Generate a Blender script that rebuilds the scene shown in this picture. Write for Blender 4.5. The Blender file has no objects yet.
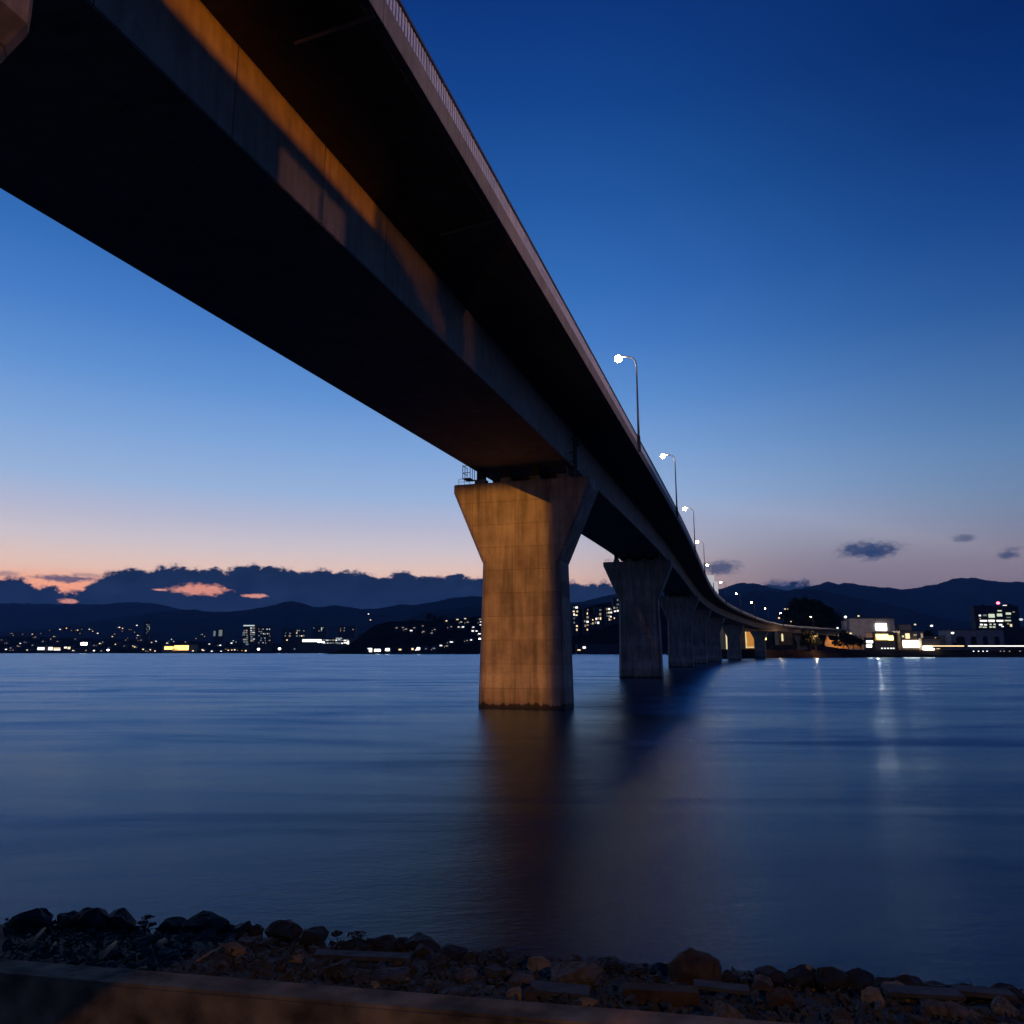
import bpy, bmesh, math, random
from mathutils import Vector, Matrix, noise
random.seed(7)
scene = bpy.context.scene
COL = scene.collection
R = math.radians

# ------------------------------------------------------------------ camera
CAM_H = 4.0
F = 750.0
TH = math.atan((652 - 512) / F)
cd = bpy.data.cameras.new('camera'); cam = bpy.data.objects.new('camera', cd); COL.objects.link(cam)
cam.location = (0, 0, CAM_H); cam.rotation_euler = (math.pi / 2 + TH, 0, 0)
cd.sensor_width = 36; cd.lens = 36 * F / 1024; cd.clip_start = 0.1; cd.clip_end = 60000
scene.camera = cam

def ray(x, y):
    dx, dy = (x - 512) / F, (512 - y) / F
    return Vector((dx, math.cos(TH) - dy * math.sin(TH), math.sin(TH) + dy * math.cos(TH)))
def at(x, y, Y):                      # point at forward distance Y
    d = ray(x, y); t = Y / d.y
    return Vector((d.x * t, Y, CAM_H + d.z * t))
def azel(x, y):
    d = ray(x, y)
    return math.degrees(math.atan2(d.x, d.y)), math.degrees(math.atan2(d.z, math.hypot(d.x, d.y)))

# ------------------------------------------------------------------ tagging
def tag(o, label=None, cat=None, group=None, kind=None):
    if label: o['label'] = label
    if cat: o['category'] = cat
    if group: o['group'] = group
    if kind: o['kind'] = kind
    return o
def thing(name, loc, label, cat, group=None, rz=0):
    o = bpy.data.objects.new(name, None); COL.objects.link(o); o.location = loc; o.rotation_euler = (0, 0, rz)
    o.empty_display_size = .2
    return tag(o, label, cat, group)
def copy_tree(o, parent=None):
    c = o.copy(); COL.objects.link(c); c.parent = parent
    for ch in o.children: copy_tree(ch, c)
    return c

# ------------------------------------------------------------------ mesh builder
class MB:
    def __init__(s): s.v = []; s.f = []; s.uv = []
    def add(s, vs, fs):
        n = len(s.v); s.v += [tuple(v) for v in vs]; s.f += [tuple(i + n for i in f) for f in fs]; return s
    def box(s, c, d, rz=0, M=None):
        vs = []
        for z in (-.5, .5):
            for x, y in ((-.5, -.5), (.5, -.5), (.5, .5), (-.5, .5)):
                p = Vector((x * d[0], y * d[1], z * d[2]))
                if M is not None: p = M @ p
                elif rz: p = Matrix.Rotation(rz, 3, 'Z') @ p
                vs.append(p + Vector(c))
        return s.add(vs, [(3, 2, 1, 0), (4, 5, 6, 7), (0, 1, 5, 4), (1, 2, 6, 5), (2, 3, 7, 6), (3, 0, 4, 7)])
    def tube(s, pts, r, n=8, cap=True):
        pts = [Vector(p) for p in pts]; rs = r if isinstance(r, (list, tuple)) else [r] * len(pts)
        rings = []
        for i, p in enumerate(pts):
            t = (pts[min(i + 1, len(pts) - 1)] - pts[max(i - 1, 0)]).normalized()
            a = t.cross(Vector((0, 0, 1)) if abs(t.z) < .95 else Vector((1, 0, 0))).normalized(); b = t.cross(a)
            rings.append([p + (a * math.cos(k * 2 * math.pi / n) + b * math.sin(k * 2 * math.pi / n)) * rs[i] for k in range(n)])
        vs = [v for g in rings for v in g]; fs = []
        for i in range(len(pts) - 1):
            for k in range(n):
                k2 = (k + 1) % n; fs.append((i * n + k, i * n + k2, (i + 1) * n + k2, (i + 1) * n + k))
        if cap: fs += [tuple(range(n)), tuple((len(pts) - 1) * n + k for k in reversed(range(n)))]
        return s.add(vs, fs)
    def ball(s, c, r, seg=10, rings=6):
        c = Vector(c); rr = r if isinstance(r, (tuple, list)) else (r, r, r); vs = [c + Vector((0, 0, rr[2]))]; fs = []
        for i in range(1, rings):
            for k in range(seg):
                a, b = math.pi * i / rings, 2 * math.pi * k / seg
                vs.append(c + Vector((math.sin(a) * math.cos(b) * rr[0], math.sin(a) * math.sin(b) * rr[1], math.cos(a) * rr[2])))
        vs.append(c - Vector((0, 0, rr[2]))); L = len(vs) - 1
        for k in range(seg):
            k2 = (k + 1) % seg; fs.append((0, 1 + k, 1 + k2)); fs.append((L, 1 + (rings - 2) * seg + k2, 1 + (rings - 2) * seg + k))
            for i in range(rings - 2): fs.append((1 + i * seg + k, 1 + (i + 1) * seg + k, 1 + (i + 1) * seg + k2, 1 + i * seg + k2))
        return s.add(vs, fs)
    def build(s, name, m, parent=None, smooth=False, uvs=None, bevel=0):
        me = bpy.data.meshes.new(name); me.from_pydata(s.v, [], s.f)
        if uvs:
            ul = me.uv_layers.new(name='UVMap')
            for lp in me.loops: ul.data[lp.index].uv = uvs[lp.vertex_index]
        bm = bmesh.new(); bm.from_mesh(me); bmesh.ops.recalc_face_normals(bm, faces=bm.faces)
        if bevel: bmesh.ops.bevel(bm, geom=list(bm.edges), offset=bevel, segments=2, affect='EDGES', clamp_overlap=True)
        bm.to_mesh(me); bm.free()
        me.materials.append(m)
        if smooth:
            for p in me.polygons: p.use_smooth = True
        o = bpy.data.objects.new(name, me); COL.objects.link(o); o.parent = parent
        return o

# ------------------------------------------------------------------ materials
def nmat(name):
    m = bpy.data.materials.new(name); m.use_nodes = True
    nt = m.node_tree; return m, nt, nt.nodes['Principled BSDF']
def N(nt, t, **kw):
    n = nt.nodes.new(t)
    for k, v in kw.items():
        if k in n.inputs.keys(): n.inputs[k].default_value = v
        else: setattr(n, k, v)
    return n
def ramp(nt, fac, stops, interp='LINEAR'):
    r = nt.nodes.new('ShaderNodeValToRGB'); r.color_ramp.interpolation = interp
    e = r.color_ramp.elements
    while len(e) < len(stops): e.new(.5)
    for el, (p, c) in zip(e, stops):
        el.position = p; el.color = (*c, 1) if len(c) == 3 else c
    if fac is not None: nt.links.new(fac, r.inputs[0])
    return r
def mathn(nt, op, a, b=None, c=None, clamp=False):
    n = nt.nodes.new('ShaderNodeMath'); n.operation = op; n.use_clamp = clamp
    for i, v in enumerate((a, b, c)):
        if v is None: continue
        if isinstance(v, (int, float)): n.inputs[i].default_value = v
        else: nt.links.new(v, n.inputs[i])
    return n.outputs[0]
def lin(c): return tuple(((v / 255 + .055) / 1.055) ** 2.4 if v > 10 else v / 255 / 12.92 for v in c)

def plain(name, col, rough=.7, metal=0, var=.25, scale=3.0, bump=.1):
    m, nt, b = nmat(name)
    tc = N(nt, 'ShaderNodeTexCoord'); no = N(nt, 'ShaderNodeTexNoise', Scale=scale, Detail=6.0)
    nt.links.new(tc.outputs['Object'], no.inputs['Vector'])
    r = ramp(nt, no.outputs[0], [(.3, tuple(c * (1 - var) for c in col)), (.7, tuple(min(1, c * (1 + var)) for c in col))])
    nt.links.new(r.outputs[0], b.inputs['Base Color']); b.inputs['Roughness'].default_value = rough; b.inputs['Metallic'].default_value = metal
    if bump:
        bp = N(nt, 'ShaderNodeBump', Strength=bump, Distance=.05); nt.links.new(no.outputs[0], bp.inputs['Height']); nt.links.new(bp.outputs[0], b.inputs['Normal'])
    return m
def emis(name, col, strength, sample=False, var=0):
    m, nt, b = nmat(name)
    b.inputs['Base Color'].default_value = (.1, .1, .1, 1)
    b.inputs['Emission Color'].default_value = (*col, 1); b.inputs['Emission Strength'].default_value = strength
    if var:
        tc = N(nt, 'ShaderNodeTexCoord'); no = N(nt, 'ShaderNodeTexNoise', Scale=var, Detail=3.0)
        nt.links.new(tc.outputs['Object'], no.inputs['Vector'])
        r = ramp(nt, no.outputs[0], [(.38, (.12,) * 3), (.62, (1.3,) * 3)])
        nt.links.new(mathn(nt, 'MULTIPLY', r.outputs[0], strength), b.inputs['Emission Strength'])
    m.cycles.emission_sampling = 'FRONT_BACK' if sample else 'NONE'
    return m

def concrete_pier():
    m, nt, b = nmat('pier_concrete')
    tc = N(nt, 'ShaderNodeTexCoord'); L = nt.links
    sx = N(nt, 'ShaderNodeSeparateXYZ'); L.new(tc.outputs['Object'], sx.inputs[0])
    # formwork lifts and joints
    cb = N(nt, 'ShaderNodeCombineXYZ'); L.new(mathn(nt, 'ADD', sx.outputs[0], 0.35), cb.inputs[0]); L.new(mathn(nt, 'ADD', sx.outputs[2], 0.3), cb.inputs[1])
    br = N(nt, 'ShaderNodeTexBrick'); br.offset = 0; br.squash = 1
    for k, v in (('Scale', 1.0), ('Mortar Size', .018), ('Mortar Smooth', .4), ('Brick Width', 3.4), ('Row Height', 1.72), ('Bias', 0.0)): br.inputs[k].default_value = v
    br.inputs['Color1'].default_value = (.34, .32, .29, 1); br.inputs['Color2'].default_value = (.27, .25, .225, 1); br.inputs['Mortar'].default_value = (.16, .12, .11, 1)
    L.new(cb.outputs[0], br.inputs['Vector'])
    # vertical runs
    oi = nt.nodes.new('ShaderNodeObjectInfo'); va = N(nt, 'ShaderNodeVectorMath', operation='ADD'); L.new(tc.outputs['Object'], va.inputs[0]); L.new(oi.outputs['Location'], va.inputs[1])
    mp = N(nt, 'ShaderNodeMapping'); mp.inputs['Scale'].default_value = (1.5, 1.5, .12); L.new(va.outputs[0], mp.inputs[0])
    n1 = N(nt, 'ShaderNodeTexNoise', Scale=1.6, Detail=8.0, Roughness=.6); L.new(mp.outputs[0], n1.inputs['Vector'])
    n2 = N(nt, 'ShaderNodeTexNoise', Scale=.55, Detail=12.0, Roughness=.7); L.new(va.outputs[0], n2.inputs['Vector'])
    r1 = ramp(nt, n1.outputs[0], [(.32, (.35,) * 3), (.6, (1.15,) * 3)]); r2 = ramp(nt, n2.outputs[0], [(.34, (.5,) * 3), (.66, (1.22,) * 3)])
    m1 = N(nt, 'ShaderNodeMixRGB', blend_type='MULTIPLY', Fac=.75); L.new(br.outputs[0], m1.inputs[1]); L.new(r1.outputs[0], m1.inputs[2])
    m2 = N(nt, 'ShaderNodeMixRGB', blend_type='MULTIPLY', Fac=.7); L.new(m1.outputs[0], m2.inputs[1]); L.new(r2.outputs[0], m2.inputs[2])
    # tide mark
    zz = mathn(nt, 'ADD', sx.outputs[2], mathn(nt, 'MULTIPLY', mathn(nt, 'SUBTRACT', n1.outputs[0], .25), .9))
    tr = ramp(nt, mathn(nt, 'MULTIPLY', zz, .25), [(.135, (.12, .12, .11)), (.15, (.7, .66, .6)), (.36, (.8, .78, .74)), (.46, (1, 1, 1)), (.66, (1.0, 1, 1)), (.68, (.85, .85, .85))])
    m3 = N(nt, 'ShaderNodeMixRGB', blend_type='MULTIPLY', Fac=1.0); L.new(m2.outputs[0], m3.inputs[1]); L.new(tr.outputs[0], m3.inputs[2])
    L.new(m3.outputs[0], b.inputs['Base Color']); b.inputs['Roughness'].default_value = .82
    bp = N(nt, 'ShaderNodeBump', Strength=.35, Distance=.04); L.new(n2.outputs[0], bp.inputs['Height']); L.new(bp.outputs[0], b.inputs['Normal'])
    return m
def concrete_uv(name, c1, c2, panel=(4.3, 40.0), mortar=.03):
    """girder concrete laid out along the bridge (UV in metres)"""
    m, nt, b = nmat(name); L = nt.links
    uv = N(nt, 'ShaderNodeUVMap'); uv.uv_map = 'UVMap'
    br = N(nt, 'ShaderNodeTexBrick'); br.offset = 0
    for k, v in (('Scale', 1.0), ('Mortar Size', mortar), ('Mortar Smooth', .5), ('Brick Width', panel[0]), ('Row Height', panel[1]), ('Bias', 0.0)): br.inputs[k].default_value = v
    br.inputs['Color1'].default_value = (*c1, 1); br.inputs['Color2'].default_value = (*c2, 1); br.inputs['Mortar'].default_value = (*(c * .35 for c in c2), 1)
    L.new(uv.outputs[0], br.inputs['Vector'])
    mp = N(nt, 'ShaderNodeMapping'); mp.inputs['Scale'].default_value = (1.6, .22, 1); L.new(uv.outputs[0], mp.inputs[0])
    n1 = N(nt, 'ShaderNodeTexNoise', Scale=2.2, Detail=9.0, Roughness=.6); L.new(mp.outputs[0], n1.inputs['Vector'])
    n2 = N(nt, 'ShaderNodeTexNoise', Scale=.8, Detail=10.0, Roughness=.65); L.new(uv.outputs[0], n2.inputs['Vector'])
    r1 = ramp(nt, n1.outputs[0], [(.3, (.55,) * 3), (.65, (1.15,) * 3)]); r2 = ramp(nt, n2.outputs[0], [(.3, (.55,) * 3), (.7, (1.2,) * 3)])
    m1 = N(nt, 'ShaderNodeMixRGB', blend_type='MULTIPLY', Fac=.7); L.new(br.outputs[0], m1.inputs[1]); L.new(r1.outputs[0], m1.inputs[2])
    m2 = N(nt, 'ShaderNodeMixRGB', blend_type='MULTIPLY', Fac=.7); L.new(m1.outputs[0], m2.inputs[1]); L.new(r2.outputs[0], m2.inputs[2])
    L.new(m2.outputs[0], b.inputs['Base Color']); b.inputs['Roughness'].default_value = .8
    bp = N(nt, 'ShaderNodeBump', Strength=.25, Distance=.03); L.new(n2.outputs[0], bp.inputs['Height']); L.new(bp.outputs[0], b.inputs['Normal'])
    return m

M = dict(
    pier=concrete_pier(),
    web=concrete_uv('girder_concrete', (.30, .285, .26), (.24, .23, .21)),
    under=concrete_uv('overhang_concrete_shade', (.055, .052, .05), (.045, .043, .04), (6.0, 2.0), .015),  # darker copy of the concrete, puts shade under the deck overhang
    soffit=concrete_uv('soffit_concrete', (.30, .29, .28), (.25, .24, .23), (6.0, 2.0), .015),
    fascia=concrete_uv('parapet_concrete', (.27, .25, .235), (.22, .21, .20), (6.0, 40.0), .03),
    road=plain('asphalt', (.05, .05, .052), .85, scale=8),
    steel=plain('dark_steel', (.04, .042, .05), .5, .6),
    galv=plain('galvanised_steel', (.2, .2, .21), .45, .7, .15),
    rail=plain('railing_paint', (.72, .70, .72), .5, 0, .1),
    railtop=plain('rail_top_paint', (.07, .06, .06), .5, .2),
    black=plain('bearing_rubber', (.02, .02, .02), .7),
)

# ------------------------------------------------------------------ bridge alignment (s along, L across, both from the camera's foot)
H = Vector((.29221427, .95635287, 0)); NN = Vector((.95635287, -.29221427, 0))
def pchip(tab):
    xs = [a for a, _ in tab]; ys = [b for _, b in tab]; n = len(xs)
    d = [(ys[i + 1] - ys[i]) / (xs[i + 1] - xs[i]) for i in range(n - 1)]
    m = [d[0]] + [(d[i - 1] + d[i]) / 2 for i in range(1, n - 1)] + [d[-1]]
    def f(x):
        if x <= xs[0]: return ys[0] + d[0] * (x - xs[0])
        if x >= xs[-1]: return ys[-1] + d[-1] * (x - xs[-1])
        i = max(k for k in range(n - 1) if xs[k] <= x); hh = xs[i + 1] - xs[i]; t = (x - xs[i]) / hh
        return (2 * t**3 - 3 * t**2 + 1) * ys[i] + (t**3 - 2 * t**2 + t) * hh * m[i] + (-2 * t**3 + 3 * t**2) * ys[i + 1] + (t**3 - t**2) * hh * m[i + 1]
    return f
Lc = pchip([(-60, -15.6), (0, -15.6), (60, -15.6), (120, -15.6), (170, -16.0), (215, -16.4), (262, -15.9), (328, -12.5), (428, -1.5), (500, 9), (546, 19), (590, 37), (630, 62), (660, 91)])
Zs = pchip([(-60, 10.9), (0, 12.5), (55, 13.97), (90, 14.85), (120, 15.35), (170, 15.7), (250, 15.6), (361, 15.0), (457, 14.3), (546, 13.9), (600, 13.4), (660, 12.5)])
def frame(s):
    e = .5; dL = (Lc(s + e) - Lc(s - e)) / (2 * e)
    t = (H + NN * dL).normalized(); n = Vector((t.y, -t.x, 0))
    return H * s + NN * Lc(s) + Vector((0, 0, CAM_H)), t, n
def bp(s, dl, dz):
    c, t, n = frame(s); return c + n * dl + Vector((0, 0, Zs(s) + dz))
def sweep(name, poly, s0, s1, m, parent, step=6.0, closed=True):
    k = max(1, int(math.ceil((s1 - s0) / step))); mb = MB(); uv = []
    P = len(poly); acc = [0]
    for i in range(1, P + 1):
        a, b = poly[i - 1], poly[i % P]; acc.append(acc[-1] + math.hypot(a[0] - b[0], a[1] - b[1]))
    # each side gets its own vertices so the UVs stay clean
    for i in range(P if closed else P - 1):
        a, b = poly[i], poly[(i + 1) % P]; base = len(mb.v)
        for j in range(k + 1):
            s = s0 + (s1 - s0) * j / k
            mb.v += [tuple(bp(s, *a)), tuple(bp(s, *b))]; uv += [(s + 3, acc[i] + .01), (s + 3, acc[i + 1] + .01)]
        for j in range(k): mb.f.append((base + 2 * j, base + 2 * j + 1, base + 2 * j + 3, base + 2 * j + 2))
    for s in (s0, s1):
        base = len(mb.v); mb.v += [tuple(bp(s, *p)) for p in poly]; uv += [(p[0], p[1]) for p in poly]; mb.f.append(tuple(range(base, base + P)))
    me = bpy.data.meshes.new(name); me.from_pydata(mb.v, [], mb.f)
    ul = me.uv_layers.new(name='UVMap')
    for lp in me.loops: ul.data[lp.index].uv = uv[lp.vertex_index]
    me.materials.append(m); o = bpy.data.objects.new(name, me); COL.objects.link(o); o.parent = parent
    return o

bridge = thing('highway_bridge', (0, 0, 0), 'long concrete box girder road bridge crossing the water and curving to the right', 'bridge')
S0, S1 = -32.0, 642.0
joint = 54.75
HB = 3.8; WT = 2.7; ED = 7.55; EZ = 3.0; FT = .77
for a, b in ((S0, joint - .09), (joint + .09, S1)):
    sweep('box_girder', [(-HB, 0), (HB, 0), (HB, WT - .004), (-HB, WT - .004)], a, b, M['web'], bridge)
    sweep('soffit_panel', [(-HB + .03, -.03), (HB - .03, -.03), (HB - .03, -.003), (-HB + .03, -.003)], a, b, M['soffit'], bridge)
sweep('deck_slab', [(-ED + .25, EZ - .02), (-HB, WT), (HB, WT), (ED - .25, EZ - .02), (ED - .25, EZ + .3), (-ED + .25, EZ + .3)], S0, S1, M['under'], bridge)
sweep('road_surface', [(-ED + .27, EZ + .304), (ED - .27, EZ + .304), (ED - .27, EZ + .38), (-ED + .27, EZ + .38)], S0, S1, M['road'], bridge)
for sg in (-1, 1):
    sweep('parapet', [(sg * ED, EZ), (sg * (ED - .25), EZ), (sg * (ED - .25), EZ + FT), (sg * ED, EZ + FT)], S0, S1, M['fascia'], bridge)
for k, off in ((0, -.08), (1, .08)):
    sweep('lane_line', [(off * 2 - .05, EZ + .384), (off * 2 + .05, EZ + .384), (off * 2 + .05, EZ + .388), (off * 2 - .05, EZ + .388)], S0, S1, M['rail'], bridge, 8)

# railings: panels of flat balusters under a dark top rail
def railing(side, s0, s1, pitch, panel, w):
    s = s0
    while s < s1:
        mb = MB(); e = min(s + panel, s1); q = s
        while q < e - 1e-6:
            c, t, n = frame(q); p = bp(q, side * (ED - .09), EZ + FT + .39)
            mb.box(p, (w, .03, .72), math.atan2(t.y, t.x)); q += pitch
        mb.build('railing_panel', M['rail'], bridge); s = e
railing(1, 10, 66, .19, 4.0, .115)
railing(1, 66, 162, .6, 12.0, .26)
for sg in (-1, 1):
    sweep('top_rail', [(sg * (ED - .03), EZ + FT + .76), (sg * (ED - .15), EZ + FT + .76), (sg * (ED - .15), EZ + FT + .87), (sg * (ED - .03), EZ + FT + .87)], S0, S1, M['railtop'], bridge)
sweep('guard_rail', [(ED - .06, EZ + FT + .06), (ED - .1, EZ + FT + .06), (ED - .1, EZ + FT + .7), (ED - .06, EZ + FT + .7)], 162, S1, M['galv'], bridge)

# thin drain pipes across the underside of the overhang
for s in (14.6, 24.6, 36.0, 47.5, 62.0, 78.0, 96.0):
    a = bp(s, HB + 1.4, WT - .0 + .02); b = bp(s, ED - .06, EZ - .07)
    MB().tube([a, b], .045, 8).build('drain_pipe', M['galv'], bridge)
# expansion joint seal + access ladder on the web over the first pier in the water
sj = joint
ld = MB()
for ds in (-.35, .35):
    ld.tube([bp(sj + ds - .9, HB + .28, -1.1), bp(sj + ds - .9, HB + .28, 2.2)], .05, 6)
for k in range(11): ld.tube([bp(sj - 1.25, HB + .28, -.95 + k * .3), bp(sj - .55, HB + .28, -.95 + k * .3)], .03, 6)
for z in (-.2, .8, 1.8): ld.tube([bp(sj - 1.25, HB, max(z, .1)), bp(sj - 1.25, HB + .28, max(z, .1))], .03, 6)
ld.build('access_ladder', M['steel'], bridge)
dp = MB(); dp.tube([bp(sj + .35, HB + .12, WT - .1), bp(sj + .35, HB + .12, -1.2)], .11, 10); dp.box(bp(sj + .35, HB + .1, 1.9), (.4, .3, .5), .3)
dp.build('downpipe', M['steel'], bridge)
pf = MB()
c, t, n = frame(sj - 2.2); rz = math.atan2(t.y, t.x)
p0 = bp(sj - 2.2, -HB - .12, -.95)
pf.box(p0, (1.0, .62, .06), rz)
for ds in (-.48, 0, .48):
    for dl in (-.43, .17):
        pf.tube([bp(sj - 2.2 + ds, -HB + dl, -1.0), bp(sj - 2.2 + ds, -HB + dl, .25 if dl > 0 else .1)], .028, 6)
for z in (-.5, .05): pf.tube([bp(sj - 2.7, -HB - .43, z), bp(sj - 1.7, -HB - .43, z)], .025, 6); pf.tube([bp(sj - 2.68, -HB - .43, z), bp(sj - 2.68, -HB + .17, z)], .025, 6)
pf.build('inspection_platform', M['steel'], bridge)

# ------------------------------------------------------------------ piers
def pier(s, label, cap_w=5.35, shaft_top=3.0, shaft_bot=3.25, thick=3.5, ztop=None, zflare=None, tip=(.55, .6), bottom=-6.0, detail=True, group='concrete bridge piers', gap=1.25):
    c, t, n = frame(s); rz = math.atan2(n.y, n.x)
    zt = (Zs(s) - gap if ztop is None else ztop) + CAM_H
    zf = zt - 6.1 if zflare is None else zflare + CAM_H
    root = thing('bridge_pier', (c.x, c.y, 0), label, 'bridge pier', group, rz)
    hy = thick / 2
    def prism(zs_ws, ch=.32, ch_t=None):
        mb = MB(); rings = []
        for z, w, y in zs_ws:
            q = min(ch, w * .3)
            rings.append([(-w + q, -y, z), (w - q, -y, z), (w, -y + q, z), (w, y - q, z), (w - q, y, z), (-w + q, y, z), (-w, y - q, z), (-w, -y + q, z)])
        for r_ in rings: mb.v += r_
        for i in range(len(rings) - 1):
            for k in range(8): mb.f.append((i * 8 + k, i * 8 + (k + 1) % 8, i * 8 + 8 + (k + 1) % 8, i * 8 + 8 + k))
        mb.f += [tuple(range(8)), tuple(range(len(mb.v) - 8, len(mb.v)))]
        return mb
    g = (shaft_bot - shaft_top)
    prism([(bottom, shaft_bot + .1, hy + .1), (.35, shaft_bot, hy), (zf - .004, shaft_top, hy - .08)]).build('shaft', M['pier'], root)
    # flared head
    mb = prism([(zf, shaft_top, hy - .08), (zt - tip[1], cap_w, hy), (zt, cap_w, hy)], .18)
    mb.build('pier_head', M['pier'], root)
    if detail:
        for x in (-3.3, -1.2, 1.1, 3.2):
            pd = MB(); pd.box((x, -1.0, zt + .2), (.85, .8, .4)); pd.build('bearing_plinth', M['pier'], root)
            bb = MB(); bb.box((x, -1.0, zt + .4 + (gap - .48) / 2), (.6, .55, gap - .48)); bb.build('bearing', M['black'], root)
        # dark diaphragm beam under the girder end
        dm = MB(); dm.box((.25, .35, zt + .62), (6.0, .5, gap - .65 - .004)); dm.build('cross_beam', M['black'], root)
        for a, b in ((-5.0, -4.1), (3.9, 4.9)):
            hr = MB()
            for x in (a, (a + b) / 2, b): hr.tube([(x, -1.5, zt), (x, -1.5, zt + .5)], .018, 5)
            hr.tube([(a, -1.5, zt + .5), (b, -1.5, zt + .5)], .018, 5); hr.tube([(a, -1.5, zt + .27), (b, -1.5, zt + .27)], .014, 5)
            hr.build('guard_rail', M['steel'], root)
    return root
pier(6.0, 'near pier whose flared concrete head juts into the top left corner', cap_w=5.25, thick=3.5, ztop=11.4, zflare=7.9, tip=(.5, 1.6), detail=False)
PS = [(joint, 'orange lit concrete pier with a flared head, nearest one standing in the water'),
      (120, 'second pier in the water, dark and unlit, right behind the orange lit one'),
      (207, 'third pier in the water, dark and half hidden behind the second'),
      (268, 'fourth bridge pier from the orange lit one, a dark slab in the row'),
      (326, 'fifth bridge pier from the orange lit one, dark, far out in the row'),
      (384, 'sixth bridge pier, thin and dark, next to the lit shore'),
      (440, 'seventh bridge pier at the far shoreline beside the glowing openings'),
      (496, 'eighth bridge pier on the far bank under the curving deck'),
      (548, 'ninth bridge pier on the far bank under the curving deck'),
      (596, 'last short pier on the far bank where the deck comes down')]
def s_at_px(px):
    best = min((abs(512 + F * c.x / (c.y * math.cos(TH) - 4 * math.sin(TH)) - px), s) for s in range(330, 625) for c in [frame(s)[0]])
    return best[1]
for k, px in ((5, 735), (6, 761)): PS[k] = (s_at_px(px), PS[k][1])
PS = PS[:7] + [(596, PS[9][1])]; print('PIERS', [p[0] for p in PS])
for i, (s, lab) in enumerate(PS):
    pier(s, lab, detail=i < 3, zflare=None if i < 6 else Zs(s) - 1.4 - 5)

# ------------------------------------------------------------------ lamps on the bridge
M['bulb'] = emis('lamp_glow', (1.0, .58, .25), 150, True)
M['bulb2'] = emis('white_lamp_glow', (1.0, .9, .78), 60, True)
def deck_lamp(s, label):
    c, t, n = frame(s); b = bp(s, ED + .06, EZ + .25)
    root = thing('street_lamp', b, label, 'street lamp', 'street lamps along the bridge parapet', math.atan2(n.y, n.x))
    MB().tube([(0, 0, -.1), (0, 0, 1.3)], [.17, .15], 10).build('lamp_base', M['steel'], root)
    MB().tube([(0, 0, .9), (0, 0, 4), (0, 0, 7.9), (-.08, 0, 8.35), (-.3, 0, 8.65), (-.65, 0, 8.8), (-1.25, 0, 8.88)], [.11, .09, .07, .065, .06, .055, .05], 10).build('pole', M['galv'], root, True)
    MB().ball((-1.5, 0, 8.96), (.36, .15, .09)).build('lamp_head', M['steel'], root, True)
    MB().ball((-1.62, 0, 8.74), (.34, .32, .31)).build('bulb', M['bulb'], root, True)
    return root
LS = [64.5, 104, 148, 196, 250, 310, 370, 430, 490, 545, 600]
for i in range(11):
    nm = ['nearest', 'second', 'third', 'fourth', 'fifth', 'sixth', 'seventh', 'eighth', 'ninth', 'tenth', 'eleventh'][i]
    deck_lamp(LS[i], f'{nm} lit street lamp along the bridge parapet, curved arm over the road')

# ------------------------------------------------------------------ terrain helpers
def terrain_mat(name, col, scale=.004, rough=1.0):
    m, nt, b = nmat(name)
    tc = N(nt, 'ShaderNodeTexCoord'); no = N(nt, 'ShaderNodeTexNoise', Scale=scale, Detail=10.0, Roughness=.7)
    nt.links.new(tc.outputs['Object'], no.inputs['Vector'])
    r = ramp(nt, no.outputs[0], [(.35, tuple(c * .5 for c in col)), (.65, tuple(c * 1.5 for c in col))])
    nt.links.new(r.outputs[0], b.inputs['Base Color']); b.inputs['Roughness'].default_value = rough; b.inputs['Specular IOR Level'].default_value = 0
    return m
def ridge(name, prof, dist, front, back, m, rough=.04, x0=-500, x1=1500, step=2, base=-1.5, fine=0.0):
    f = pchip(prof); xs = list(range(x0, x1 + 1, step)); rows = []
    prs = [(-1, 0), (-.8, .16), (-.6, .38), (-.4, .6), (-.2, .82), (0, 1), (.25, .8), (.6, .4), (1, 0)]
    for k, (u, h) in enumerate(prs):
        row = []
        for x in xs:
            xx = max(prof[0][0], min(prof[-1][0], x)); y = f(xx)
            d = dist + (front if u < 0 else back) * u
            top = at(x, y, dist).z
            w = noise.noise(Vector((x * .02, k * .7, dist * .01))) + .5 * noise.noise(Vector((x * .06, k * 1.3, dist * .02)))
            z = base + (top - base) * h
            if 0 < h < 1: z += (top - base) * w * rough * 3
            if h == 1: z += (noise.noise(Vector((x * .09, 3.3, dist))) + .6 * noise.noise(Vector((x * .3, 7.3, dist))) + .5 * noise.noise(Vector((x * .9, 1.3, dist)))) * dist / F * (.75 + fine)
            px = (x - 512) / F * dist * 1.0
            row.append((px, d, z))
        rows.append(row)
    mb = MB(); n = len(xs)
    for r_ in rows: mb.v += r_
    for k in range(len(rows) - 1):
        for i in range(n - 1): mb.f.append((k * n + i, k * n + i + 1, (k + 1) * n + i + 1, (k + 1) * n + i))
    o = mb.build(name, m, None, True); return tag(o, kind='structure')

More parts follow.
